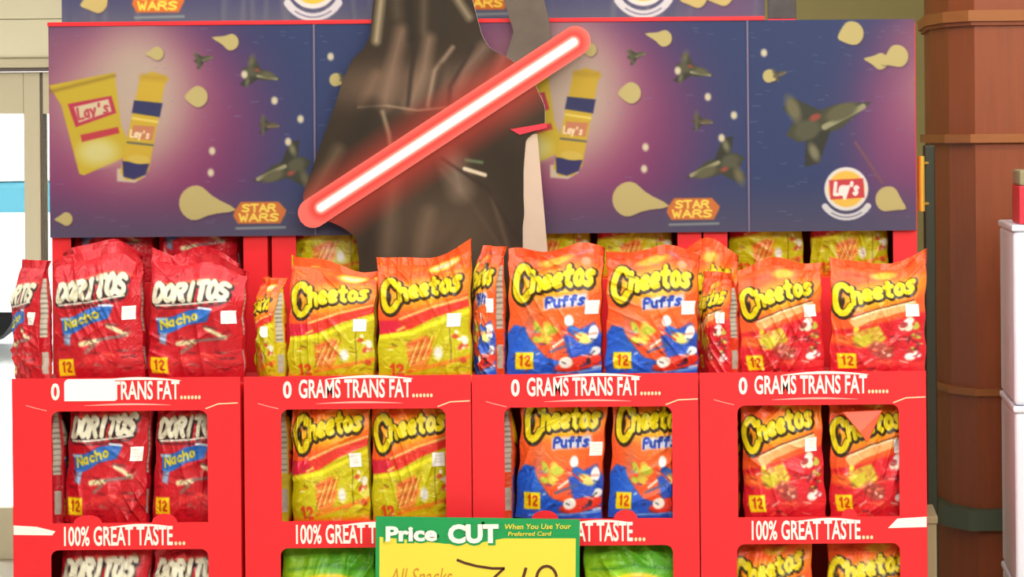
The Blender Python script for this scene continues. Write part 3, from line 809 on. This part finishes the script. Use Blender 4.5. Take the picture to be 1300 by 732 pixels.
# back row windows
G5 = 'snack bags in the back row boxes under the printed header'
bl = ['red chip bag in the back row left box, nearer the glass door', 'red chip bag in the back row left box, nearer the dark cutout',
      'yellow bag under the header just left of the dark cutout', 'yellow bag hidden mostly behind the dark cutout',
      'yellow bag under the header just right of the dark cutout', 'yellow bag under the header above the right hand puffs bag',
      'yellow bag under the header above the left bag of the right end box', 'yellow bag under the header at its far right end']
for i, (a, b) in enumerate([(92, 196), (200, 304), (366, 470), (474, 580), (650, 752), (756, 856), (924, 1022), (1028, 1130)]):
    bag_px('A' if i < 2 else 'B', a, b, 214, YB+.075, zB0-.003, bl[i], G5, 80+i, coarse=True)

# ------------------------------------------------------------------ printed header
YH = YB - .012
def chip(cv, x, y, r, rot=0.0, tail=1.6, c=(190, 172, 108)):
    ca, sa = math.cos(rot), math.sin(rot); pts = []
    for k in range(22):
        a = 2*math.pi*k/22; q = r*(1 + (tail-1+.0)*max(0, math.cos(a))**6); xx = q*math.cos(a); yy = r*math.sin(a)*(1-.35*max(0, math.cos(a)))
        pts.append((x+xx*ca-yy*sa, y+xx*sa+yy*ca))
    cv.poly([(p[0]+1, p[1]+1.5) for p in pts], (60, 40, 50), 3, .5); cv.poly(pts, c, 1.5)
def ship(cv, x, y, r, rot, c=(66, 66, 52)):
    """plain generic dart shape"""
    ca, sa = math.cos(rot), math.sin(rot)
    T_ = lambda ps: [(x+r*(a*ca-b*sa), y+r*(a*sa+b*ca)) for a, b in ps]
    cv.poly(T_([(-1, 0), (-.2, -.26), (.7, -.2), (.9, .05), (.6, .28), (-.3, .24)]), c, 2)
    cv.poly(T_([(0, -.2), (.5, -.75), (.8, -.7), (.5, -.1)]), (54, 54, 46), 2); cv.poly(T_([(0, .2), (.45, .7), (.75, .6), (.5, .1)]), (60, 62, 50), 2)
    cv.line(T_([(-.8, -.02), (.1, -.1)]), r*.12, (150, 146, 110), 2)
    cv.ell(*T_([(-.35, .05)])[0], r*.34, r*.16, (96, 92, 66), rot, 4); cv.ell(*T_([(.45, -.02)])[0], r*.26, r*.2, (84, 84, 64), rot, 5)
    cv.ell(*T_([(.55, .5)])[0], r*.14, r*.3, (110, 104, 76), rot, 5, .8); cv.ell(*T_([(.5, -.5)])[0], r*.1, r*.2, (120, 116, 88), rot, 4, .8)
    if r > 24: cv.ell(*T_([(.2, .16)])[0], r*.12, r*.07, (150, 70, 56), rot, 3)
def emblem(cv, x, y, r):
    cv.ell(x, y, r*1.04, r*1.04, (222, 214, 206), 0, 1.5); cv.ell(x, y, r*.86, r*.86, (238, 186, 70), 0, 1.5); cv.ell(x, y, r*.8, r*.2, (250, 236, 180), 0, 5, .5)
    cv.poly([(x-r*.82, y-r*.42), (x+r*.8, y-r*.5), (x+r*.86, y+r*.42), (x-r*.76, y+r*.5)], (204, 60, 66), 1.5)
    cv.text("Lay's", x-r*.56, y+r*.26, r*1.15, r*.55, (244, 228, 222), r*.17, 0, .1)
    pts = [(x+r*1.25*math.sin(a), y+r*.1+r*1.25*math.cos(a)) for a in np.linspace(-.95, .95, 12)]
    cv.line(pts, r*.3, (206, 204, 206), 1.5); cv.line(pts[2:-2], 1.2, (90, 90, 120), 1.5)
def packet(cv, x, y):
    """printed yellow chip bag and tube, x,y = top-left of the bag"""
    cv.poly([(x, y+14), (x+84, y-2), (x+92, y+66), (x+108, y+102), (x+44, y+130), (x+38, y+128), (x+16, y+40)], (196, 168, 42), 2)
    cv.line([(x+2, y+22), (x+84, y+2)], 4, (140, 110, 40), 4, .7); cv.ell(x+62, y+100, 26, 18, (206, 196, 120), 0, 12, .8)
    cv.poly([(x+24, y+38), (x+80, y+28), (x+86, y+50), (x+34, y+68)], (186, 50, 76), 2); cv.poly([(x+32, y+42), (x+76, y+32), (x+80, y+48), (x+38, y+62)], (208, 188, 150), 2)
    cv.text("Lay's", x+38, y+58, 42, 14, (190, 70, 80), 3, -.22, .1)
    cv.poly([(x+40, y+78), (x+88, y+68), (x+90, y+76), (x+42, y+87)], (190, 56, 66), 2)
def tube(cv, x, y):
    """x,y top of the can"""
    T_ = lambda ps: [(x+a-b*.20, y+b) for a, b in ps]
    cv.poly(T_([(-24, 118), (-21, 134), (2, 136), (14, 128), (14, 116)]), (196, 176, 150), 2)
    cv.poly(T_([(-17, 0), (-2, -7), (20, 2), (16, 10), (17, 120), (8, 132), (-10, 132), (-19, 122)]), (202, 166, 46), 2)
    cv.line(T_([(-14, 0), (14, 2)]), 8, (182, 144, 42), 6, .7)
    cv.poly(T_([(-19, 30), (18, 34), (18, 52), (-19, 46)]), (52, 54, 98), 2); cv.line(T_([(-16, 53), (16, 58)]), 3, (226, 200, 90), 2)
    cv.poly(T_([(-14, 62), (14, 64), (14, 82), (-14, 78)]), (196, 120, 84), 2); cv.text("Lay's", x-30, y+77, 25, 9, (236, 214, 170), 2.2, .1)
    cv.line(T_([(-17, 84), (16, 88)]), 2.4, (90, 90, 90), 2); cv.poly(T_([(-19, 108), (16, 112), (14, 126), (0, 132), (-14, 128)]), (52, 50, 100), 2)
    cv.ell(x-20, y+106, 14, 6, (206, 176, 70), .1, 2)
def logo(cv, x, y):
    cv.poly([(x-32, y-3), (x-24, y-14), (x+24, y-14), (x+34, y-3), (x+32, y+3), (x+26, y+14), (x-28, y+14), (x-34, y+4)], (206, 110, 50), 2)
    cv.text('STAR', x-22, y-1.5, 44, 9, (244, 214, 80), 2.6); cv.text('WARS', x-26, y+10.5, 52, 9, (244, 214, 80), 2.6)
    cv.line([(x-30, y+20), (x+32, y+19)], 3, (128, 138, 140), 2)
def card(w, ox, tower=0):
    """the sheet repeats every 550 units; ox = sheet coordinate of the left border"""
    cv = Canvas(w, 272, (44, 58, 106), 1)
    X = cv.X + ox
    for rep in (-550, 0, 550):
        q = lambda x: x-ox+rep
        cv.glow(q(325), 140, 165, 175, (142, 44, 96), .92, 2.2); cv.glow(q(180), 150, 50, 120, (150, 60, 110), .6); 
    for rep in (-550, 0, 550):
        q = lambda x: x-ox+rep
        cv.glow(q(305), 100, 115, 110, (188, 100, 122), .8, 1.6); cv.glow(q(325), 90, 62, 92, (200, 180, 152), .95, 1.4); cv.glow(q(300), 90, 92, 66, (196, 168, 148), .6, 1.4)
        cv.glow(q(215), 20, 40, 30, (160, 88, 110), .5)
    cv.blend((slice(None), slice(None)), np.clip((cv.Y-205)/60, 0, 1)*.75, (82, 76, 100))
    cv.blend((slice(None), slice(None)), .12+.06*np.sin(cv.X*.9)*np.sin(cv.Y*1.7), (90, 90, 110))
    rr = random.Random(9)
    for _ in range(70):
        x, y = rr.uniform(0, w), rr.uniform(0, 260); cv.line([(x, y), (x+rr.uniform(2, 10), y+rr.uniform(-1, 1))], 1.0, (120, 124, 160), 1.5, .45)
    for rep in (-550, 0, 550):
        q = lambda x: x-ox+rep
        packet(cv, q(212), 62); tube(cv, q(346), 66)
        for (x, y, r, ro, tl) in [(444, 22, 11, .25+math.pi, 2.2), (350, 36, 9, 3.1, 1.6), (401, 92, 14, 3.1, 1.1), (232, 248, 9, 3.1, 1.6), (400, 229, 23, .18, 2.2), (27, 72, 9, .3, 1.3), (132, 18, 16, 2.8, 1.15), (168, 54, 11, 3.3, 1.9), (190, 48, 15, 2.7, 1.5), (178, 232, 17, .5, 1.5)]:
            chip(cv, q(x), y, r, ro, tl)
        ship(cv, q(410), 44, 14, 2.9); ship(cv, q(482), 64, 27, 3.4); ship(cv, q(493), 130, 15, 3.2, (84, 56, 44)); ship(cv, q(510), 188, 42, -.35)
        ship(cv, q(40), 70, 10, 2.8, (110, 76, 66)); ship(cv, q(100), 130, 62, 2.75, (70, 70, 52))
        for (x, y) in [(500, 98), (533, 122), (517, 151), (462, 64), (420, 162), (20, 42), (418, 190)]:
            cv.ell(q(x), y, 4, 5, (206, 194, 160), 0, 3)
        logo(cv, q(480), 242)
        emblem(cv, q(124), 218, 27)
        cv.line([(q(136), 158), (q(170), 210)], 3, (120, 76, 84), 2)
    g_ = cv.a.mean(2, keepdims=True); cv.a = (g_*.1 + cv.a*.9)*.92
    return cv
YZ = lambda py, Y: EYE - (py-170)*scl(Y)
hz1 = YZ(25.5, YH); hz0 = YZ(293.5, YH)
hX = lambda pxx: (pxx-1000)*scl(YH)
hd = thing('printed_header', 'wide blue and pink printed cardboard header with chips and yellow bag artwork, above the bags', 'display header', ((hX(62)+hX(1163))/2, YH, hz0))
for (a, b, ox) in [(62, 400, 212), (400, 950, 0), (950, 1163, 0)]:
    wpx = b-a; cv = card(wpx, ox)
    nc = int(wpx)+1; nr = 269
    uu, vv = np.meshgrid(np.linspace(0, 1, nc), np.linspace(0, 1, nr))
    C = cv.sample(uu, vv)
    XX = hX(a+1)+uu*(hX(b-1)-hX(a+1)) - hd.location.x; ZZ = (hz1-hz0)*(1-vv)
    YY = np.zeros_like(XX) - .0035 - .002*np.sin(uu*math.pi)*np.sin(vv*math.pi)
    me = grid_mesh('panel', XX, YY, ZZ, C)
    # give the sheet its thickness: back and rims
    bm = bmesh.new(); bm.from_mesh(me)
    x0_, x1_ = XX[0, 0], XX[0, -1]; H_ = hz1-hz0
    n0 = len(bm.faces)
    vs = [bm.verts.new(p) for p in [(x0_, -.0034, 0), (x1_, -.0034, 0), (x1_, -.0034, H_), (x0_, -.0034, H_), (x0_, 0.004, 0), (x1_, 0.004, 0), (x1_, 0.004, H_), (x0_, 0.004, H_)]]
    for f in [(4, 7, 6, 5), (0, 1, 5, 4), (1, 2, 6, 5), (2, 3, 7, 6), (3, 0, 4, 7)]:
        fc = bm.faces.new([vs[k] for k in f]); fc.material_index = 1
    bm.to_mesh(me); bm.free()
    o = put('panel', me, M['card_print'], hd); me.materials.append(M['kraft'])
for k, xs in enumerate((400, 950)):
    m = MB(); X_ = hX(xs)-hd.location.x
    m.box((X_-.0028, -.006, 0), (X_+.0028, -.003, hz1-hz0), .0008); m.build('fold_seam', mat('fold_seam', (104, 92, 118), .5), hd)
m = MB(); m.box((hX(62)-hd.location.x, -.006, hz1-hz0), (hX(972)-hd.location.x, .008, hz1-hz0+.011), .001)
o = m.build('top_edge', M['red'], hd); o['label'] = 'red folded top edge'

# second header above it, only its lower strip in the picture
YU = .45
zu0 = BT - .0; uX = lambda p: (p-1000)*scl(YU)
up = thing('printed_header', 'upper grey blue printed header standing behind the top of the wide one', 'display header', ((uX(80)+uX(1000))/2, YU, zu0))
cv = Canvas(900, 130, (74, 74, 108), 1)
cv.blend((slice(None), slice(None)), np.clip((cv.Y-92)/34, 0, 1)*.6, (112, 118, 120))
rr = random.Random(3)
for _ in range(60):
    x = rr.uniform(0, 900); cv.line([(x, 90), (x+rr.uniform(-4, 4), 128)], rr.uniform(2, 7), rr.choice([(70, 74, 100), (120, 122, 128), (96, 92, 116)]), 5, .35)
cv.glow(850, 100, 50, 60, (110, 76, 110), .7)
for x in (128, 545): logo(cv, x-4, 94); 
for x in (322, 745): emblem(cv, x, 72, 32)
for (x, y) in [(44, 94), (845, 92), (812, 94), (440, 92)]: chip(cv, x, y, 15, 2.9, 1.4)
Hu = .30; nc, nr = 701, 111
uu, vv = np.meshgrid(np.linspace(0, 1, nc), np.linspace(0, 1, nr)); C = cv.sample(uu, vv)
XX = uX(80)+uu*(uX(972)-uX(80)) - up.location.x
me = grid_mesh('panel', XX, np.zeros_like(XX)-.002, Hu*(1-vv), C)
bm = bmesh.new(); bm.from_mesh(me)
x0_, x1_ = XX[0, 0], XX[0, -1]
vs = [bm.verts.new(p) for p in [(x0_, -.0019, 0), (x1_, -.0019, 0), (x1_, -.0019, Hu), (x0_, -.0019, Hu), (x0_, .004, 0), (x1_, .004, 0), (x1_, .004, Hu), (x0_, .004, Hu)]]
for f in [(4, 7, 6, 5), (0, 1, 5, 4), (1, 2, 6, 5), (2, 3, 7, 6), (3, 0, 4, 7)]:
    fc = bm.faces.new([vs[k] for k in f]); fc.material_index = 1
bm.to_mesh(me); bm.free()
put('panel', me, M['card_print'], up); me.materials.append(M['kraft'])
m = MB(); m.box((-.5, .004, 0), (-.46, .12, .2)); m.box((.46, .004, 0), (.5, .12, .2)); m.build('brace', M['kraft'], up)
# small dark box at its right end
bx = thing('small_carton', 'small dark grey carton with red base strip, right end of the upper header', 'carton', ((uX(976)+uX(1012))/2, YU, zu0))
w_ = (uX(1012)-uX(976))/2
m = MB(); m.box((-w_, -.02, .018), (w_, .06, .2), .002); m.build('carton', mat('dark_carton', (70, 66, 66), .6, noise=.5, nscale=30), bx)
m = MB(); m.box((-w_, -.022, .002), (w_, .062, .018), .001); o = m.build('base_strip', M['redbox'], bx)

# ------------------------------------------------------------------ dark cardboard cutout with a red bar (plain stand-in)
YS = .272
ss = scl(YS)
def SX(p, y): return P(p, y, YS).x
rows = [(-90, 520, 575), (-50, 500, 588), (0, 474, 600), (45, 470, 612), (62, 462, 622), (74, 448, 648), (100, 436, 676), (135, 425, 692), (160, 416, 692), (176, 410, 668), (215, 396, 665), (250, 384, 665), (272, 392, 666), (285, 430, 664), (300, 452, 664), (330, 456, 664), (400, 458, 664), (470, 460, 662)]
ry = np.array([r[0] for r in rows], float); rl = np.array([r[1] for r in rows], float); rrt = np.array([r[2] for r in rows], float)
ys = np.linspace(-90, 470, 420); 
def smooth(x):
    k = np.hanning(15); k /= k.sum(); xp = np.pad(x, 7, 'edge'); return np.convolve(xp, k, 'valid')
Lx = smooth(np.interp(ys, ry, rl)); Rx = smooth(np.interp(ys, ry, rrt))
cv = Canvas(400, 560, (54, 46, 36), 1)     # canvas px = photo px - (360,-90)
Q = lambda x, y: (x-360, y+90)
def fold_(pts, w, c, k=.8, soft=None): cv.line([Q(*p) for p in pts], w, c, soft or w*.9, k)
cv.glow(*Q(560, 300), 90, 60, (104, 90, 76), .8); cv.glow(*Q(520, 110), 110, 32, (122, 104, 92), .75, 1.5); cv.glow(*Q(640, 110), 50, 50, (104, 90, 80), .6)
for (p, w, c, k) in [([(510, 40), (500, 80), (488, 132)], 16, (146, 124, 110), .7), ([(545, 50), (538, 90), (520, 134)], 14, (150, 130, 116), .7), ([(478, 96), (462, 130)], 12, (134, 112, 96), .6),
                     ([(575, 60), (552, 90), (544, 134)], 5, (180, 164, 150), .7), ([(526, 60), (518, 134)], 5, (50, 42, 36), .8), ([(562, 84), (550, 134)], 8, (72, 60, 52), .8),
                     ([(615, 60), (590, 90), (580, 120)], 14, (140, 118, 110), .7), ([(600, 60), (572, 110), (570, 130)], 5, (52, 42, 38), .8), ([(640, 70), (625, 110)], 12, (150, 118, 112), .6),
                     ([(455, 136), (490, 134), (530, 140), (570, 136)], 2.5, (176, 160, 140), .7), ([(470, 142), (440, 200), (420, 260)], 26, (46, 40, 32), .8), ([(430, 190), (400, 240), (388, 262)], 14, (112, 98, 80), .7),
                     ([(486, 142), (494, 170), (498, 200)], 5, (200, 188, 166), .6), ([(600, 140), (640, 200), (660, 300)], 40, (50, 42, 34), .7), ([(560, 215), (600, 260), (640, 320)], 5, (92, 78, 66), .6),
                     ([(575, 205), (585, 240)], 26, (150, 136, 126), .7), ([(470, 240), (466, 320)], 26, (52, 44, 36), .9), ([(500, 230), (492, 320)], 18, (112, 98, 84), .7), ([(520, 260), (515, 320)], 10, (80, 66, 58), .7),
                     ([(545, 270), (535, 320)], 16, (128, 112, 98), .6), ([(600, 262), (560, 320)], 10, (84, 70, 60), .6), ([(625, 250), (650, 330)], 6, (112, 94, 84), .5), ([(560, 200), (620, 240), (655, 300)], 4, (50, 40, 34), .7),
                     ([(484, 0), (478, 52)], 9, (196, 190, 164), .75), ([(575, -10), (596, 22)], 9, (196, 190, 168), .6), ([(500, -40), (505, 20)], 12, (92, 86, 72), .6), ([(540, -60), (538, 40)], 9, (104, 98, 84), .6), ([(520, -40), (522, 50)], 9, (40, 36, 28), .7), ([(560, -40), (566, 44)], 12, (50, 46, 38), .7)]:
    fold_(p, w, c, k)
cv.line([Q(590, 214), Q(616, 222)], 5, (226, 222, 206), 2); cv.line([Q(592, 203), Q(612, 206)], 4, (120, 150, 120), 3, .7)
# red wash of the bar printed on the cloth behind it
A0, A1 = (404, 274), (726, 56)
cv.line([Q(*A0), Q(*A1)], 60, (196, 62, 54), 46, .92)
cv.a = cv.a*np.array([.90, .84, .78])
st = thing('cardboard_cutout', 'dark brown draped shape of die-cut cardboard crossed by a red bar, standing behind the bags', 'cardboard cutout', (SX(560, 460), YS, TOP-.0198))
nc = 300
uu = np.linspace(0, 1, nc)[None, :]
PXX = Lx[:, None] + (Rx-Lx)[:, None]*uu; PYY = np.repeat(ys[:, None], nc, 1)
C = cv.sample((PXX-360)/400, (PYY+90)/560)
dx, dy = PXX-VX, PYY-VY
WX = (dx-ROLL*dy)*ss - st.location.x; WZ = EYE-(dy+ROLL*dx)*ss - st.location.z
zmin = WZ.min(); WZ = np.maximum(WZ, 0)
def solid_sheet(name, WX, WZ, C, yf, th, m_front, parent):
    nr, nc = WX.shape
    me = grid_mesh(name, WX, np.full_like(WX, yf), WZ, C)
    bm = bmesh.new(); bm.from_mesh(me); bm.verts.ensure_lookup_table()
    ring = [(0, j) for j in range(nc)] + [(i, nc-1) for i in range(1, nr)] + [(nr-1, j) for j in range(nc-2, -1, -1)] + [(i, 0) for i in range(nr-2, 0, -1)]
    fr = [bm.verts.new((WX[i, j], yf, WZ[i, j])) for i, j in ring]; bk = [bm.verts.new((WX[i, j], yf+th, WZ[i, j])) for i, j in ring]
    n = len(ring)
    for k in range(n):
        f = bm.faces.new((fr[k], fr[(k+1) % n], bk[(k+1) % n], bk[k])); f.material_index = 1
    lf = {k: None for k in range(n)}
    # back made of row strips
    left = [(i, 0) for i in range(nr)]; right = [(i, nc-1) for i in range(nr)]
    idx = {p: q for p, q in zip(ring, bk)}
    for i in range(nr-1):
        f = bm.faces.new((idx[(i, 0)], idx[(i, nc-1)], idx[(i+1, nc-1)], idx[(i+1, 0)])) if 0 < i < nr-2 else None
        if f: f.material_index = 1
    bm.to_mesh(me); bm.free()
    o = put(name, me, m_front, parent); me.materials.append(M['kraft'])
    return o
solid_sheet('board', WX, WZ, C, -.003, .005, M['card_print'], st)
# red bar: capsule following the axis, pale core stripe
a0 = P(398, 270, YS); a1 = P(731, 52, YS)
ax = Vector((a1.x-a0.x, a1.z-a0.z)); Lb = ax.length; ax.normalize(); nx = Vector((-ax.y, ax.x))
R_ = 19*ss
tt = np.linspace(-R_, Lb+R_, 330); hw = np.where(tt < 0, np.sqrt(np.maximum(R_**2-tt**2, 0)), np.where(tt > Lb, np.sqrt(np.maximum(R_**2-(tt-Lb)**2, 0)), R_))
hw = np.maximum(hw, 1e-4)
sS = np.linspace(-1, 1, 70)[None, :]
off = hw[:, None]*sS; TT = np.repeat(tt[:, None], 70, 1)
bX = a0.x + ax.x*TT + nx.x*off - st.location.x; bZ = a0.z + ax.y*TT + nx.y*off - st.location.z
# distance to core segment
t0 = 12*ss; t1 = Lb-3*ss
dd = np.hypot(off, np.maximum(0, np.maximum(t0-TT, TT-t1)))/ss
red = np.array([214, 66, 60.]); pink = np.array([238, 150, 138.]); wht = np.array([250, 246, 240.])
edge = np.array([222, 104, 94.])
f1 = np.clip((6.2-dd)/2.2, 0, 1)[..., None]; f2 = np.clip((10-dd)/4, 0, 1)[..., None]; f3 = np.clip((dd-10)/9, 0, 1)[..., None]
cc = (red*(1-f3)+edge*f3)*(1-f2)+pink*f2; cc = cc*(1-f1)+wht*f1
me = grid_mesh('red_bar', bX, np.full_like(bX, -.0075), bZ, lin(cc))
bm = bmesh.new(); bm.from_mesh(me); bm.verts.ensure_lookup_table()
nr, ncx = bX.shape
out_ = [(i, 0) for i in range(nr)] + [(i, ncx-1) for i in range(nr-1, -1, -1)]
fr = [bm.verts.new((bX[i, j], -.0075, bZ[i, j])) for i, j in out_]; bk = [bm.verts.new((bX[i, j], -.0035, bZ[i, j])) for i, j in out_]
for k in range(len(out_)):
    f = bm.faces.new((fr[k], fr[(k+1) % len(out_)], bk[(k+1) % len(out_)], bk[k])); f.material_index = 1
bm.to_mesh(me); bm.free()
o = put('red_bar', me, M['card_print'], st); me.materials.append(M['redbox']); o['label'] = 'long red rounded bar with a white stripe'
# upper right arm-like flap of the cutout, a plain tapered strut of card, and the pale support strip
def plate(pts, name, mt, y0=-.003, th=.005, lab=None):
    lp = [(P(x, y, YS).x-st.location.x, P(x, y, YS).z-st.location.z) for x, y in pts]
    o = put(name, curve_mesh(name, [lp], th), mt, st, (0, y0, 0))
    if lab: o['label'] = lab
    return o
plate([(620, -60), (676, -60), (698, 30), (700, 60), (672, 80), (640, 78), (652, 40)], 'flap', mat('grey_brown_card', (92, 78, 68), .6, noise=.4, nscale=14), .0025, .004)
plate([(654, 172), (682, 170), (696, 330), (698, 468), (664, 468)], 'support_strip', mat('pale_card', (200, 176, 156), .6, noise=.08), .0025, .004, 'pale bent support strip')
plate([(648, 164), (694, 156), (695, 162), (660, 171)], 'red_tab', M['redbox'], -.006, .003)

# ------------------------------------------------------------------ price sign on a stand
YG = -.10
gP = lambda x, y: P(x, y, YG)
c0 = gP(607, 700)
sg = thing('price_sign', 'yellow price sign with green border and white header words, standing before the boxes', 'price sign', (c0.x, YG, 0))
lp = lambda pts: [(gP(x, y).x-c0.x, gP(x, y).z) for x, y in pts]
brd = curve_mesh('b', [lp([(477, 655), (736, 659), (735, 842), (476, 842)])], .004)
put('backing_board', brd, M['green'], sg)
put('yellow_sheet', curve_mesh('y', [lp([(482, 681), (550, 688), (566, 690), (612, 688), (640, 683), (731, 683), (730, 836), (481, 836)])], .001), M['yellow'], sg, (0, -.0008, 0))
def gtext(s, x0, y0, x1, y1, mt, bold, name='lettering', y=-.0014, shear=0.0):
    a = gP(x0, y1); b = gP(x1, y0)
    o = put(name, text_mesh(s, a.x-c0.x, a.z, b.x-c0.x, b.z, .0006, bold, shear), mt, sg, (0, y, 0)); return o
gtext('Price', 487, 664.5, 558, 689.5, M['green'], .10, y=-.0011)
gtext('Price', 490, 667, 555, 687, M['white'], .04, y=-.0019)
gtext('CUT', 565, 661.5, 637, 692.5, M['green'], .09, y=-.0011)
gtext('CUT', 569, 664.5, 633, 689.5, M['white'], .05, y=-.0019)
gtext('When You Use Your', 641, 664, 725, 671.5, M['yellow'], .01, shear=.15)
gtext('Preferred Card', 645, 674, 700, 680, M['yellow'], .01, shear=.15)
put('rule', curve_mesh('r', [lp([(702, 675.5), (731, 675.5), (731, 679), (702, 679)])], .0005), M['green'], sg, (0, -.0006, 0))
def hand(pts, w, mt, name='handwriting'):
    q = lp(pts)
    # densify
    d = []
    for (a, b) in zip(q[:-1], q[1:]):
        for k in range(4): d.append((a[0]+(b[0]-a[0])*k/4, a[1]+(b[1]-a[1])*k/4))
    d.append(q[-1])
    return ribbon(d, w, .0006)
def circ(cx, cy, rx, ry, a0, a1, n=18): return [(cx+rx*math.cos(a0+(a1-a0)*k/n), cy-ry*math.sin(a0+(a1-a0)*k/n)) for k in range(n+1)]
ms = [hand([(580, 710), (590, 714), (605, 718), (625, 721), (641, 721)], .0065, None), hand([(640, 721), (628, 732), (616, 750), (610, 780), (606, 806)], .0065, None),
      hand([(668, 720), (662, 740), (660, 752), (684, 750)], .0075, None), hand([(674, 734), (673, 780)], .006, None),
      hand(circ(694, 735, 13, 17, .2, 6.4), .0072, None), hand([(707, 732), (705, 760), (696, 784)], .007, None)]
j = join_meshes(ms, [M['brown']]*len(ms)); ob = bpy.data.objects.new('handwritten_price', j); link(ob, sg); ob.location = (0, -.0016, 0)
o = gtext('All Snacks', 494, 720, 574, 742, M['orange'], -.004, 'handwriting', shear=.3)
m = MB(); m.cyl((0, .010, .02), (0, .010, .44), .008, 16); m.build('pole', M['steel'], sg)
m = MB(); m.cyl((0, .0, 0), (0, .0, .02), .085, 40); m.build('base', M['black'], sg)

# ------------------------------------------------------------------ right-hand neighbours
Yc = .30
a = P(1286, 285, Yc); s_ = scl(Yc)
zs = [P(1290, 285, Yc).z, P(1290, 515, Yc).z]
h_ = zs[0]-zs[1]; lbl = ['white plastic crate at the right edge, topmost of its stack', 'white plastic crate at the right edge, second of its stack', 'lowest white plastic crate standing on the floor at the right edge']
hs = [zs[0], zs[1], zs[1]-h_, 0]
for k in range(3):
    z1_, z0_ = hs[k], hs[k+1]
    t = thing('storage_crate', lbl[k], 'crate', (a.x+.22, Yc+.2, z0_), 'white crates stacked at the right edge')
    MB().box((-.22, -.2, 0.0005), (.22, .2, z1_-z0_-.018), .012, 3).build('body', M['plastic'], t)
    MB().box((-.224, -.204, z1_-z0_-.0185), (.224, .204, z1_-z0_-.001), .005, 2).build('lid', M['plastic'], t)
q = P(1294, 282, Yc+.02)
t = thing('red_carton', 'red carton with a beige top on the white crates at the right edge', 'carton', (q.x+.1, Yc+.12, zs[0]))
hh = P(1294, 236, Yc+.02).z - zs[0]; h2 = P(1294, 216, Yc+.02).z - zs[0]
MB().box((-.1, -.1, 0), (.1, .1, hh), .003).build('carton', M['redbox'], t)
MB().box((-.098, -.098, hh), (.1, .1, h2), .006).build('top', M['beige'], t)
a = P(1174, 655, .25); b = P(1188, 655, .25)
t = thing('beige_bin', 'beige carton standing low between the right end box and the wooden pillar', 'carton', ((a.x+b.x)/2+.002, .35, 0))
w_ = (b.x-a.x)/2
MB().box((-w_+.003, -.1, 0), (w_, .1, a.z-.02), .003).build('body', M['beige'], t)
MB().box((-w_+.001, -.104, a.z-.02), (w_+.003, .104, a.z), .003).build('lid', M['beige'], t)
